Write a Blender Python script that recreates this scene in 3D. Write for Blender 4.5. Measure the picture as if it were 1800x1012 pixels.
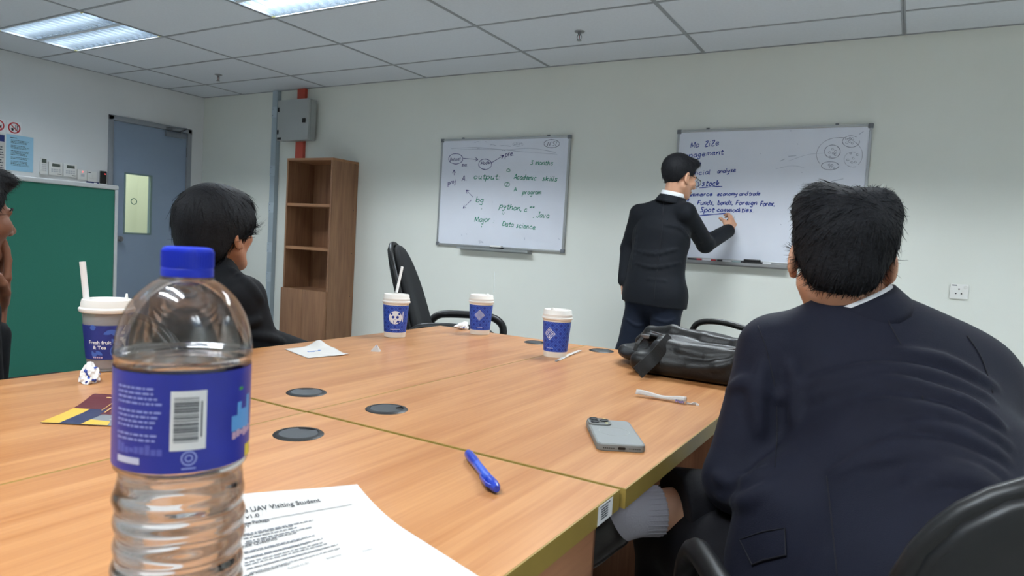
import bpy, bmesh, math, random
import numpy as np
from mathutils import Vector, Matrix, Euler

# ------------------------------------------------------------------ scene, camera, light
for o in list(bpy.data.objects): bpy.data.objects.remove(o)
SC = bpy.context.scene
COL = SC.collection
V = Vector
random.seed(7); RNG = np.random.default_rng(7)

CAM = np.array([0.0, 0.0, 1.075])            # lens position in the room (m)
FPX = 1198.93                                # focal length for an 1800 px wide frame
YAW, PITCH, ROLL = -0.528243, -0.0638673, 0.0591402
def _basis():
    cy, sy, cp, sp = math.cos(YAW), math.sin(YAW), math.cos(PITCH), math.sin(PITCH)
    f = np.array([sy*cp, cy*cp, sp]); r = np.array([cy, -sy, 0.0]); u = np.cross(r, f)
    c, s = math.cos(ROLL), math.sin(ROLL)
    return c*r+s*u, -s*r+c*u, f
CR, CU, CF = _basis()
cd = bpy.data.cameras.new('camera'); cam = bpy.data.objects.new('camera', cd); COL.objects.link(cam)
cam.matrix_world = Matrix([[CR[0], CU[0], -CF[0], CAM[0]], [CR[1], CU[1], -CF[1], CAM[1]],
                           [CR[2], CU[2], -CF[2], CAM[2]], [0, 0, 0, 1]])
cd.sensor_fit = 'HORIZONTAL'; cd.sensor_width = 36; cd.lens = FPX/1800*36
cd.clip_start = 0.02; cd.clip_end = 60
cd.dof.use_dof = True; cd.dof.focus_distance = 2.2; cd.dof.aperture_fstop = 12.0
SC.camera = cam

w = bpy.data.worlds.new('world'); SC.world = w; w.use_nodes = True
w.node_tree.nodes['Background'].inputs[0].default_value = (0.8, 0.9, 1, 1)
w.node_tree.nodes['Background'].inputs[1].default_value = 0.12
SC.view_settings.view_transform = 'Standard'; SC.view_settings.look = 'None'
SC.view_settings.gamma = 1.0; SC.view_settings.use_curve_mapping = False
SC.view_settings.exposure = 0.0
LAMP_W = 18.5                                 # watts of each fluorescent tube
LAMP_C = (0.90, 0.97, 1.0)

# room
XL, XR, YB, YF, ZC, ZT = -6.81, 2.24, 4.771, -2.55, 2.465, 0.75

# ------------------------------------------------------------------ helpers
def ray(px, py): return CF+(px-900)/FPX*CR+(506-py)/FPX*CU
def at(px, py, d): return CAM+ray(px, py)*d                     # a point d metres in front of the lens
def onx(px, py, x): r = ray(px, py); return CAM+r*((x-CAM[0])/r[0])
def ony(px, py, y): r = ray(px, py); return CAM+r*((y-CAM[1])/r[1])
def onz(px, py, z=ZT): r = ray(px, py); return CAM+r*((z-CAM[2])/r[2])

def tag(o, label=None, cat=None, group=None, kind=None):
    if label: o['label'] = label
    if cat: o['category'] = cat
    if group: o['group'] = group
    if kind: o['kind'] = kind
    return o
def thing(name, label, cat, loc=(0, 0, 0), rotz=0.0, group=None, kind=None):
    o = bpy.data.objects.new(name, None); COL.objects.link(o)
    o.location = loc; o.rotation_euler = (0, 0, rotz); o.empty_display_size = 0.05
    return tag(o, label, cat, group, kind)
def wloc(p):
    v = Vector((0, 0, 0))
    while p is not None: v = v+p.location; p = p.parent
    return v
def dup(root, loc=None, rotz=None, label=None):
    r = root.copy(); COL.objects.link(r)
    if loc is not None: r.location = loc
    if rotz is not None: r.rotation_euler = (0, 0, rotz)
    if label: r['label'] = label
    for ch in list(root.children):
        c = ch.copy(); COL.objects.link(c); c.parent = r
        for g in list(ch.children):
            d = g.copy(); COL.objects.link(d); d.parent = c
    return r

def link_mesh(name, me, mat=None, parent=None, kind=None):
    o = bpy.data.objects.new(name, me); COL.objects.link(o)
    if mat is not None:
        for m in (mat if isinstance(mat, (list, tuple)) else [mat]): me.materials.append(m)
    if parent is not None: o.parent = parent
    if kind: o['kind'] = kind
    return o

class G:
    """collects vertices and faces of ONE mesh"""
    def __init__(s): s.v = []; s.f = []
    def add(s, vs, fs, M=None):
        b = len(s.v)
        for p in vs: s.v.append(tuple(M @ Vector(p)) if M is not None else tuple(p))
        for f in fs: s.f.append(tuple(i+b for i in f))
        return s
    def box(s, x0, x1, y0, y1, z0, z1, M=None):
        vs = [(x, y, z) for x in (x0, x1) for y in (y0, y1) for z in (z0, z1)]
        return s.add(vs, [(0, 1, 3, 2), (4, 6, 7, 5), (0, 4, 5, 1), (2, 3, 7, 6), (0, 2, 6, 4), (1, 5, 7, 3)], M)
    def prism(s, poly, z0, z1, M=None):
        n = len(poly)
        vs = [(x, y, z0) for x, y in poly]+[(x, y, z1) for x, y in poly]
        fs = [tuple(range(n))[::-1], tuple(range(n, 2*n))]+[(i, (i+1) % n, n+(i+1) % n, n+i) for i in range(n)]
        return s.add(vs, fs, M)
    def lathe(s, prof, n=40, M=None, closed=False):
        vs = []; fs = []; m = len(prof)
        for r, z in prof:
            for k in range(n):
                a = 2*math.pi*k/n; vs.append((r*math.cos(a), r*math.sin(a), z))
        for i in range(m-1+(1 if closed else 0)):
            j = (i+1) % m
            for k in range(n): fs.append((i*n+k, i*n+(k+1) % n, j*n+(k+1) % n, j*n+k))
        if not closed:
            if prof[0][0] > 1e-6: fs.append(tuple(range(n))[::-1])
            if prof[-1][0] > 1e-6: fs.append(tuple((m-1)*n+k for k in range(n)))
        return s.add(vs, fs, M)
    def tube(s, pts, r, n=8, M=None, caps=True, closed=False):
        pts = [Vector(p) for p in pts]; m = len(pts)
        rs = r if isinstance(r, (list, tuple)) else [r]*m
        vs = []; fs = []; prev = None
        for i, p in enumerate(pts):
            if closed: t = (pts[(i+1) % m]-pts[i-1])
            else: t = (pts[min(i+1, m-1)]-pts[max(i-1, 0)])
            t.normalize()
            if prev is None:
                a = Vector((0, 0, 1)) if abs(t.z) < .9 else Vector((1, 0, 0))
                u = t.cross(a).normalized()
            else: u = (prev-t*prev.dot(t)).normalized()
            prev = u; w_ = t.cross(u)
            for k in range(n):
                an = 2*math.pi*k/n
                vs.append(p+(u*math.cos(an)+w_*math.sin(an))*rs[i])
        for i in range(m if closed else m-1):
            j = (i+1) % m
            for k in range(n): fs.append((i*n+k, i*n+(k+1) % n, j*n+(k+1) % n, j*n+k))
        if caps and not closed:
            fs.append(tuple(range(n))[::-1]); fs.append(tuple((m-1)*n+k for k in range(n)))
        return s.add(vs, fs, M)
    def sheet(s, f, nu, nv, M=None, thick=0.0):
        """surface f(u,v), u,v in 0..1"""
        vs = [f(i/nu, j/nv) for i in range(nu+1) for j in range(nv+1)]
        fs = [(i*(nv+1)+j, (i+1)*(nv+1)+j, (i+1)*(nv+1)+j+1, i*(nv+1)+j+1) for i in range(nu) for j in range(nv)]
        return s.add(vs, fs, M)
    def strap(s, pts, nrm, wid, th, M=None):
        """flat band along pts; nrm = list of width directions"""
        pts = [Vector(p) for p in pts]; m = len(pts); vs = []; fs = []
        for i, p in enumerate(pts):
            t = (pts[min(i+1, m-1)]-pts[max(i-1, 0)]).normalized()
            w_ = Vector(nrm[i] if isinstance(nrm[0], (list, tuple, Vector, np.ndarray)) else nrm); w_ = (w_-t*w_.dot(t)).normalized()
            n_ = t.cross(w_)
            for a, b in ((-1, -1), (1, -1), (1, 1), (-1, 1)): vs.append(p+w_*a*wid/2+n_*b*th/2)
        for i in range(m-1):
            for k in range(4): fs.append((i*4+k, i*4+(k+1) % 4, i*4+4+(k+1) % 4, i*4+4+k))
        fs.append((3, 2, 1, 0)); fs.append(tuple((m-1)*4+k for k in range(4)))
        return s.add(vs, fs, M)
    def build(s, name, mat=None, parent=None, smooth=False, bevel=0.0, seg=2, world=False, kind=None, solid=0.0, sub=0, fixn=True):
        off = wloc(parent) if (world and parent is not None) else Vector((0, 0, 0))
        me = bpy.data.meshes.new(name)
        me.from_pydata([(a-off.x, b-off.y, c-off.z) for a, b, c in s.v], [], s.f)
        if bevel > 0 or fixn:
            bm = bmesh.new(); bm.from_mesh(me)
            if fixn: bmesh.ops.recalc_face_normals(bm, faces=bm.faces)
            if bevel > 0:
                es = [e for e in bm.edges if len(e.link_faces) == 2 and e.calc_face_angle(0) > 0.5]
                bmesh.ops.bevel(bm, geom=es, offset=bevel, segments=seg, profile=0.6, affect='EDGES', clamp_overlap=True)
            bm.to_mesh(me); bm.free()
        if smooth:
            me.polygons.foreach_set('use_smooth', [True]*len(me.polygons))
            if smooth != 'all':
                me.set_sharp_from_angle(angle=math.radians(38))
        elif bevel > 0:
            me.polygons.foreach_set('use_smooth', [True]*len(me.polygons)); me.set_sharp_from_angle(angle=math.radians(30))
        o = link_mesh(name, me, mat, parent, kind)
        if solid:
            md = o.modifiers.new('thickness', 'SOLIDIFY'); md.thickness = solid; md.offset = 0
        if sub:
            md = o.modifiers.new('smooth', 'SUBSURF'); md.levels = sub; md.render_levels = sub
        return o

def text_geo(body, size=0.01, align='LEFT', spacing=1.0, shear=0.0, bold=0.0):
    """flat triangles of a line of type (vertices in the XY plane)"""
    cu = bpy.data.curves.new('type', 'FONT'); cu.body = body; cu.size = size; cu.align_x = align
    cu.space_character = spacing; cu.shear = shear; cu.resolution_u = 3; cu.offset = bold
    ob = bpy.data.objects.new('type', cu); COL.objects.link(ob)
    dg = bpy.context.evaluated_depsgraph_get(); dg.update()
    me = bpy.data.meshes.new_from_object(ob.evaluated_get(dg))
    vs = [tuple(v.co) for v in me.vertices]; fs = [tuple(p.vertices) for p in me.polygons]
    bpy.data.objects.remove(ob); bpy.data.curves.remove(cu); bpy.data.meshes.remove(me)
    return vs, fs

# ------------------------------------------------------------------ materials
MATS = {}
def srgb(r, g, b):
    def c(x):
        x /= 255.0
        return x/12.92 if x <= .04045 else ((x+.055)/1.055)**2.4
    return (c(r), c(g), c(b), 1.0)
def mat(name, col, rough=.5, metal=0.0, noise=0.0, nscale=20.0, bump=0.0, bscale=200.0, spec=0.5, emit=0.0, stretch=None, trans=0.0, ior=1.45, sheen=0.0, coat=0.0, vec='Object', sss=0.0):
    m = bpy.data.materials.new(name); m.use_nodes = True; nt = m.node_tree; N = nt.nodes; L = nt.links
    b = N['Principled BSDF']; c = srgb(*col) if max(col) > 1.001 else (*col[:3], 1)
    b.inputs['Base Color'].default_value = c; b.inputs['Roughness'].default_value = rough; b.inputs['Metallic'].default_value = metal
    b.inputs['Specular IOR Level'].default_value = spec; b.inputs['IOR'].default_value = ior
    b.inputs['Transmission Weight'].default_value = trans; b.inputs['Coat Weight'].default_value = coat
    if sheen: b.inputs['Sheen Weight'].default_value = sheen; b.inputs['Sheen Roughness'].default_value = .4
    if sss: b.inputs['Subsurface Weight'].default_value = sss; b.inputs['Subsurface Radius'].default_value = (.012, .005, .003); b.inputs['Subsurface Scale'].default_value = 1.0
    if emit: b.inputs['Emission Color'].default_value = c; b.inputs['Emission Strength'].default_value = emit
    if noise or bump:
        tc = N.new('ShaderNodeTexCoord'); src = tc.outputs[vec]
        if stretch:
            mp = N.new('ShaderNodeMapping'); mp.inputs['Scale'].default_value = stretch; L.new(src, mp.inputs[0]); src = mp.outputs[0]
    if noise:
        t = N.new('ShaderNodeTexNoise'); t.inputs['Scale'].default_value = nscale; t.inputs['Detail'].default_value = 4; L.new(src, t.inputs['Vector'])
        r = N.new('ShaderNodeMapRange'); r.inputs['From Min'].default_value = .25; r.inputs['From Max'].default_value = .75
        r.inputs['To Min'].default_value = 1-noise; r.inputs['To Max'].default_value = 1+noise; L.new(t.outputs['Fac'], r.inputs[0])
        mx = N.new('ShaderNodeMix'); mx.data_type = 'RGBA'; mx.blend_type = 'MULTIPLY'; mx.inputs[0].default_value = 1
        mx.inputs[6].default_value = c; cb = N.new('ShaderNodeCombineColor')
        for k in range(3): L.new(r.outputs[0], cb.inputs[k])
        L.new(cb.outputs[0], mx.inputs[7]); L.new(mx.outputs[2], b.inputs['Base Color'])
    if bump:
        t2 = N.new('ShaderNodeTexNoise'); t2.inputs['Scale'].default_value = bscale; t2.inputs['Detail'].default_value = 3; L.new(src, t2.inputs['Vector'])
        bp = N.new('ShaderNodeBump'); bp.inputs['Strength'].default_value = bump; bp.inputs['Distance'].default_value = .002
        L.new(t2.outputs['Fac'], bp.inputs['Height']); L.new(bp.outputs[0], b.inputs['Normal'])
    MATS[name] = m
    return m
def wood(name, c1, c2, rough=.4, scale=(26, 1.6, 26), coat=0.0, dist=2.2, c3=None):
    """grain runs along the axis with the smallest scale"""
    m = bpy.data.materials.new(name); m.use_nodes = True; nt = m.node_tree; N = nt.nodes; L = nt.links
    b = N['Principled BSDF']; b.inputs['Roughness'].default_value = rough; b.inputs['Coat Weight'].default_value = coat
    b.inputs['Coat Roughness'].default_value = .25
    tc = N.new('ShaderNodeTexCoord'); mp = N.new('ShaderNodeMapping'); mp.inputs['Scale'].default_value = scale
    L.new(tc.outputs['Object'], mp.inputs[0])
    n1 = N.new('ShaderNodeTexNoise'); n1.inputs['Scale'].default_value = 1.0; n1.inputs['Detail'].default_value = 5; n1.inputs['Distortion'].default_value = dist*.3
    L.new(mp.outputs[0], n1.inputs['Vector'])
    mp2 = N.new('ShaderNodeMapping'); mp2.inputs['Scale'].default_value = tuple(x*7 if x > 5 else x*3 for x in scale); L.new(tc.outputs['Object'], mp2.inputs[0])
    n2 = N.new('ShaderNodeTexNoise'); n2.inputs['Scale'].default_value = 1.0; n2.inputs['Detail'].default_value = 3; L.new(mp2.outputs[0], n2.inputs['Vector'])
    mp3 = N.new('ShaderNodeMapping'); mp3.inputs['Scale'].default_value = tuple(x*.16 if x > 5 else x*.55 for x in scale); L.new(tc.outputs['Object'], mp3.inputs[0])
    wv = N.new('ShaderNodeTexNoise'); wv.inputs['Scale'].default_value = 1.0; wv.inputs['Detail'].default_value = 2; L.new(mp3.outputs[0], wv.inputs['Vector'])
    sn = N.new('ShaderNodeMath'); sn.operation = 'MULTIPLY'; sn.inputs[1].default_value = 42; L.new(wv.outputs['Fac'], sn.inputs[0])
    si = N.new('ShaderNodeMath'); si.operation = 'SINE'; L.new(sn.outputs[0], si.inputs[0])
    a1 = N.new('ShaderNodeMath'); a1.operation = 'MULTIPLY_ADD'; a1.inputs[1].default_value = .55; L.new(n2.outputs['Fac'], a1.inputs[0]); L.new(n1.outputs['Fac'], a1.inputs[2])
    a2 = N.new('ShaderNodeMath'); a2.operation = 'MULTIPLY_ADD'; a2.inputs[1].default_value = .055; L.new(si.outputs[0], a2.inputs[0]); L.new(a1.outputs[0], a2.inputs[2])
    cr = N.new('ShaderNodeValToRGB'); cr.color_ramp.elements[0].position = .52; cr.color_ramp.elements[0].color = srgb(*c2)
    cr.color_ramp.elements[1].position = 1.02; cr.color_ramp.elements[1].color = srgb(*c1)
    L.new(a2.outputs[0], cr.inputs[0]); L.new(cr.outputs[0], b.inputs['Base Color'])
    bp = N.new('ShaderNodeBump'); bp.inputs['Strength'].default_value = .08; bp.inputs['Distance'].default_value = .001
    L.new(n2.outputs['Fac'], bp.inputs['Height']); L.new(bp.outputs[0], b.inputs['Normal'])
    MATS[name] = m
    return m

M_WALL = mat('wall_paint', (226, 229, 223), .85, noise=.015, nscale=3, bump=.05, bscale=90)
M_WALLL = mat('wall_paint_side', (226, 228, 230), .85, noise=.015, nscale=3, bump=.05, bscale=90)
M_TILE = mat('ceiling_tile_board', (216, 221, 228), .9, noise=.03, nscale=60, bump=.1, bscale=300)
M_GRID = mat('ceiling_grid_paint', (158, 162, 168), .6)
M_FLOOR = mat('floor_vinyl', (164, 161, 156), .6, noise=.05, nscale=40)
M_DESK = wood('beech_laminate', (198, 142, 92), (172, 112, 64), .33, (30, 1.5, 30), coat=.12)
M_EDGE = mat('olive_edge_band', (150, 126, 62), .45, noise=.05, nscale=30)
M_DESKB = wood('desk_panel_laminate', (150, 104, 76), (118, 78, 56), .5, (26, 26, 1.6))
M_CASE = wood('walnut_laminate', (152, 112, 82), (120, 84, 60), .5, (24, 24, 1.4))
M_CASEF = wood('walnut_laminate_shelf', (170, 124, 88), (140, 98, 68), .5, (1.4, 24, 24))
M_BLK = mat('black_plastic', (26, 27, 29), .42, bump=.05, bscale=300)
M_BLKS = mat('black_satin_plastic', (38, 40, 43), .32)
M_GROM = mat('grommet_plastic', (60, 63, 66), .42)
M_GROMD = mat('grommet_rim_plastic', (34, 35, 37), .45)
M_WHITE = mat('white_plastic', (232, 232, 230), .4)
M_ALU = mat('aluminium', (178, 180, 182), .38, metal=.75)
M_GREYP = mat('grey_plastic_corner', (112, 116, 122), .5)
M_PAPER = mat('white_paper', (200, 197, 194), .8)
# ------------------------------------------------------------------ room shell
def struct(name, g, m, parent=None, **k):
    o = g.build(name, m, parent, **k)
    if parent is None: o['kind'] = 'structure'
    return o
struct('floor', G().box(XL-1.7, XR+.1, YF-.1, YB+.1, -.06, 0), M_FLOOR)
struct('wall_back', G().box(XL-.12, XR+.12, YB, YB+.12, 0, 2.75), M_WALL)
struct('wall_right', G().box(XR, XR+.12, YF, YB, 0, 2.75), M_WALL)
struct('wall_front', G().box(XL-.12, XR+.12, YF-.12, YF, 0, 2.75), M_WALL)
DY0, DY1, DZ = 3.755, 4.622, 2.094            # door opening in the left wall
struct('wall_left', G().box(XL-.12, XL, YF, DY0, 0, 2.75).box(XL-.12, XL, DY1, YB, 0, 2.75).box(XL-.12, XL, DY0, DY1, DZ, 2.75), M_WALLL)
# passage seen through the door glass
M_CORR = mat('corridor_paint', (222, 226, 208), .8)
struct('wall_corridor', G().box(XL-1.62, XL-1.5, 2.6, 5.6, 0, 2.6).box(XL-1.5, XL-.12, 2.5, 2.6, 0, 2.6).box(XL-1.5, XL-.12, 5.6, 5.7, 0, 2.6).box(XL-1.62, XL-.12, 2.5, 5.7, 2.6, 2.66), M_CORR)
cl = bpy.data.lights.new('corridor_lamp', 'AREA'); cl.shape = 'RECTANGLE'; cl.size = .6; cl.size_y = 1.8; cl.energy = 34; cl.color = (1, 1, .95)
co = bpy.data.objects.new('corridor_lamp', cl); COL.objects.link(co); co.location = (XL-.8, 4.1, 2.58)

# ceiling: slab, hanging grid, each board a part
ceil = struct('ceiling', G().box(XL-.12, XR+.12, YF-.12, YB+.12, 2.70, 2.78), mat('slab_concrete', (120, 120, 120), .9))
XG = [-6.16+1.2*k for k in range(7)]; YG = sorted(4.327-.6*k for k in range(12))
xs = [XL]+[x for x in XG if XL+.05 < x < XR-.05]+[XR]; ys = [YF]+[y for y in YG if YF+.05 < y < YB-.05]+[YB]
LIGHTX = [-6.16, -3.76, -1.36, 1.04]; LIGHTY = [2.527, -.473]
def is_lamp(x, y): return any(abs(x-a) < .02 for a in LIGHTX) and any(abs(y-b) < .02 for b in LIGHTY)
tile_me = {}
for i in range(len(xs)-1):
    for j in range(len(ys)-1):
        if is_lamp(xs[i], ys[j]): continue
        wx, wy = xs[i+1]-xs[i], ys[j+1]-ys[j]; key = (round(wx, 3), round(wy, 3))
        if key not in tile_me:
            o = G().box(-wx/2+.004, wx/2-.004, -wy/2+.004, wy/2-.004, 0, .014).build('ceiling_tile', M_TILE, ceil); tile_me[key] = o.data
        else: o = link_mesh('ceiling_tile', tile_me[key], None, ceil)
        o.location = ((xs[i]+xs[i+1])/2, (ys[j]+ys[j+1])/2, ZC+.003)
for x in xs:
    wd = .012
    g = G().box(-wd, wd, YF, YB, ZC, ZC+.0025).box(-.001, .001, YF, YB, ZC, ZC+.035)
    o = g.build('grid_bar', M_GRID, ceil); o.location = (min(max(x, XL+wd), XR-wd), 0, 0)
for y in ys:
    g = G().box(XL, XR, -.010, .010, ZC+.0005, ZC+.0028).box(XL, XR, -.001, .001, ZC+.0005, ZC+.035)
    o = g.build('grid_bar', M_GRID, ceil); o.location = (0, min(max(y, YF+.01), YB-.01), 0)

# recessed louvre lamps, two tubes each
M_PAN = mat('lamp_pan_enamel', (218, 224, 230), .4)
M_MIRR = mat('louvre_mirror', (176, 190, 204), .25, metal=.8)
M_TUBE = mat('lamp_tube_glass', (255, 255, 255), .4, emit=6.0)
M_CLIP = mat('lamp_clip_brass', (222, 216, 150), .4)
def lamp_proto():
    t = thing('ceiling_lamp', 'x', 'lamp')
    z0 = .004
    g = G()                                            # pan open at the bottom
    g.box(-.59, .59, -.293, .293, .11, .114).box(-.592, -.588, -.295, .295, z0, .114).box(.588, .592, -.295, .295, z0, .114)
    g.box(-.592, .592, -.297, -.293, z0, .114).box(-.592, .592, .293, .297, z0, .114)
    g.box(-.588, .588, -.012, .012, z0, .10)
    g.build('pan', M_PAN, t)
    g = G()
    for a in (-.296, .284): g.box(-.596, .596, a, a+.012, 0, z0)
    for a in (-.596, .584): g.box(a, a+.012, -.284, .284, 0, z0)
    g.build('trim_frame', M_PAN, t)
    for s in (-1, 1):
        yc = s*.150
        tb = G().tube([(-.565, yc, .092), (.565, yc, .092)], .013, 12).build('tube', M_TUBE, t, smooth=True)
        lv = G()
        for q in (-1, 1):                              # curved long reflectors
            pr = [(.012, .0), (.004, .0), (-.008, .022), (-.016, .05), (-.018, .05), (-.010, .022), (.002, .002)]
            n = len(pr)
            vs = [(x, yc+q*(.128+dy*1.0), z0+.003+z) for x in (-.582, .582) for dy, z in pr]
            lv.add(vs, [(i, (i+1) % n, n+(i+1) % n, n+i) for i in range(n)])
        lv.build('reflector', M_MIRR, t, smooth=True)
        for k in range(15):                            # V-shaped cross blades
            x = -.555+k*1.11/14
            b = G().add([(x-.010, yc-.122, z0+.047), (x+.010, yc-.122, z0+.047), (x, yc-.122, z0+.003),
                         (x-.010, yc+.122, z0+.047), (x+.010, yc+.122, z0+.047), (x, yc+.122, z0+.003)],
                        [(0, 1, 2), (5, 4, 3), (0, 3, 4, 1), (1, 4, 5, 2), (2, 5, 3, 0)])
            b.build('louvre_blade', M_MIRR, t)
    for a, b in ((-1, -1), (1, -1), (-1, 1), (1, 1)):
        G().box(a*.577-.012, a*.577+.012, b*.275-.006, b*.275+.006, -.003, .002).build('clip', M_CLIP, t)
    return t
lp = lamp_proto()
lamp_names = {(-6.16, 2.527): 'lit louvred ceiling lamp nearest the door, whole in view', (-3.76, 2.527): 'lit louvred ceiling lamp cut by the top edge of the photo',
              (-1.36, 2.527): 'lit louvred ceiling lamp above the right whiteboard'}
first = True
for yy in LIGHTY:
    for xx in LIGHTX:
        loc = (xx+.6, yy+.3, ZC)
        lab = lamp_names.get((xx, yy), 'lit louvred ceiling lamp overhead, behind or above the photo frame')
        o = lp if first else dup(lp, loc)
        first = False
        o.location = loc; tag(o, lab, 'lamp', 'louvred ceiling lamps')
        for s in (-1, 1):
            ld = bpy.data.lights.new('lamp_light', 'AREA'); ld.shape = 'RECTANGLE'; ld.size = 1.13; ld.size_y = .05
            ld.energy = LAMP_W; ld.color = LAMP_C
            lo = bpy.data.objects.new('tube_light', ld); COL.objects.link(lo); lo.parent = o; lo.location = (0, s*.150, .078)

# sprinklers
M_CHR = mat('sprinkler_chrome', (150, 152, 155), .3, metal=.9)
def sprinkler(x, y, lab):
    t = thing('sprinkler', lab, 'sprinkler', (x, y, ZC+.003), group='ceiling sprinklers')
    G().lathe([(.0, 0), (.034, 0), (.030, -.006), (.014, -.010), (0, -.010)], 20).build('escutcheon', M_CHR, t, smooth=True)
    G().lathe([(0, -.010), (.011, -.010), (.011, -.024), (.007, -.026), (0, -.026)], 12).build('nozzle', M_CHR, t, smooth=True)
    for s in (-1, 1):
        G().tube([(s*.010, 0, -.022), (s*.016, 0, -.034), (s*.013, 0, -.046), (s*.003, 0, -.056)], .0028, 6).build('frame_arm', M_CHR, t, smooth=True)
    G().tube([(0, 0, -.026), (0, 0, -.054)], .0025, 6).build('bulb', mat('sprinkler_bulb', (150, 60, 50), .3), t)
    G().lathe([(0, -.055), (.017, -.055), (.016, -.058), (0, -.058)], 16).build('deflector', M_CHR, t)
sprinkler(-5.635, 4.085, 'pendent sprinkler head in the ceiling near the corner by the door')
sprinkler(-1.975, 4.055, 'pendent sprinkler head in the ceiling above the gap between the whiteboards')

# ------------------------------------------------------------------ door in the left wall
M_DOOR = mat('door_blue_grey', (142, 158, 179), .5, noise=.02, nscale=6)
M_DFR = mat('door_frame_grey', (146, 151, 158), .5)
door = thing('door_1', 'blue grey door with a narrow glass panel', 'door', (XL, (DY0+DY1)/2, 0), kind='structure')
def dw(g, n, m, **k): return g.build(n, m, door, world=True, **k)
g = G(); x0, x1 = XL-.11, XL+.018
g.box(x0, x1, DY0-.004, DY0+.040, 0, DZ).box(x0, x1, DY1-.040, DY1+.004, 0, DZ).box(x0, x1, DY0-.004, DY1+.004, DZ-.042, DZ+.004)
dw(g, 'door_frame', M_DFR, bevel=.003)
ly0, ly1, lz1 = DY0+.043, DY1-.043, DZ-.045; lx0, lx1 = XL-.052, XL-.008
wy0, wy1, wz0, wz1 = 3.93, 4.195, .962, 1.55
g = G().box(lx0, lx1, ly0, wy0, .008, lz1).box(lx0, lx1, wy1, ly1, .008, lz1).box(lx0, lx1, wy0, wy1, .008, wz0).box(lx0, lx1, wy0, wy1, wz1, lz1)
leaf = dw(g, 'door_leaf', M_DOOR)
M_BEAD = mat('glazing_bead', (120, 142, 142), .5)
g = G().box(lx1-.012, lx1+.006, wy0-.010, wy0+.004, wz0-.01, wz1+.01).box(lx1-.012, lx1+.006, wy1-.004, wy1+.014, wz0-.01, wz1+.01)
g.box(lx1-.012, lx1+.006, wy0, wy1, wz0-.012, wz0+.004).box(lx1-.012, lx1+.006, wy0, wy1, wz1-.004, wz1+.012)
dw(g, 'glazing_bead', M_BEAD)
M_PANE = bpy.data.materials.new('door_glass'); M_PANE.use_nodes = True
nt = M_PANE.node_tree; nt.nodes.clear(); out = nt.nodes.new('ShaderNodeOutputMaterial')
tr = nt.nodes.new('ShaderNodeBsdfTransparent'); tr.inputs[0].default_value = (.93, .97, .93, 1); gl = nt.nodes.new('ShaderNodeBsdfGlossy'); gl.inputs['Roughness'].default_value = .05
mx = nt.nodes.new('ShaderNodeMixShader'); mx.inputs[0].default_value = .07
nt.links.new(tr.outputs[0], mx.inputs[1]); nt.links.new(gl.outputs[0], mx.inputs[2]); nt.links.new(mx.outputs[0], out.inputs[0])
pane = dw(G().box(lx1-.024, lx1-.018, wy0, wy1, wz0, wz1), 'pane', M_PANE)
g = G(); n = 28; cy, cz, xx = 4.034, 1.281, lx1-.0175
for k in range(n):
    a0, a1 = 2*math.pi*k/n, 2*math.pi*(k+1)/n
    g.add([(xx, cy+r*math.cos(a), cz+r*math.sin(a)) for a in (a0, a1) for r in (.025, .033)], [(0, 1, 3, 2)])
o = g.build('ring_sticker', mat('sticker_green', (70, 120, 112), .5), pane, world=True); o['label'] = 'dark green ring sticker on the glass'
g = G().lathe([(0, 0), (.026, 0), (.026, .008), (.012, .012), (.012, .035), (.024, .042), (.028, .055), (.022, .068), (0, .070)], 20, Matrix.Translation((lx1, 3.868, .90)) @ Matrix.Rotation(math.pi/2, 4, 'Y'))
dw(g, 'door_knob', M_CHR, smooth=True)
g = G().box(lx1, lx1+.045, 4.33, 4.545, 1.985, 2.035); cb = dw(g, 'door_closer', mat('closer_grey', (132, 138, 146), .4, metal=.3), bevel=.006)
g = G().tube([(lx1+.03, 4.50, 2.037), (lx1+.03, 4.50, 2.058)], .010, 10)
g.strap([(lx1+.03, 4.50, 2.058), (lx1+.24, 4.42, 2.062)], (0, 1, 0), .020, .006).strap([(lx1+.24, 4.42, 2.068), (lx1+.02, 4.36, 2.072)], (0, 1, 0), .018, .006)
g.box(lx1-.0, lx1+.03, 4.33, 4.40, 2.056, 2.08)
g.build('closer_arm', mat('closer_arm_grey', (118, 122, 128), .4, metal=.5), cb, world=True)
for z in (1.85, 1.05, .25): dw(G().tube([(lx1+.004, ly1+.006, z-.05), (lx1+.004, ly1+.006, z+.05)], .007, 8), 'hinge', M_GREYP, smooth=True)

# ------------------------------------------------------------------ back wall: trunking, red duct, panel box
t = thing('cable_trunking', 'pale grey vertical metal cable trunking left of the bookcase', 'trunking', (-5.62, YB-.03, 0))
M_TRK = mat('trunking_grey', (170, 184, 194), .45, metal=.2)
G().box(-5.655, -5.585, YB-.050, YB, 0, ZC).build('channel', M_TRK, t, world=True, bevel=.002)
for z in (.55, .85, 1.25, 1.62, 2.2):
    G().box(-5.657, -5.583, YB-.0525, YB-.049, z, z+.10).build('joint_plate', mat('trunking_joint', (182, 196, 206), .4, metal=.2), t, world=True)
    for q in (.02, .08): G().lathe([(0, 0), (.004, 0), (.003, .003), (0, .003)], 8, Matrix.Translation((-5.64, YB-.052, z+q)) @ Matrix.Rotation(math.pi/2, 4, 'X')).build('screw', M_GREYP, t, world=True)
t = thing('red_cable_duct', 'red painted duct running from ceiling behind the grey panel box', 'duct', (-5.27, YB-.02, 0))
M_RED = mat('duct_red', (196, 84, 68), .5)
G().box(-5.322, -5.216, YB-.030, YB, .0, ZC).build('duct_body', M_RED, t, world=True, bevel=.004)
G().box(-5.322, -5.216, YB-.034, YB-.0305, 1.785, ZC).build('duct_lid', M_RED, t, world=True, bevel=.002)
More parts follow.
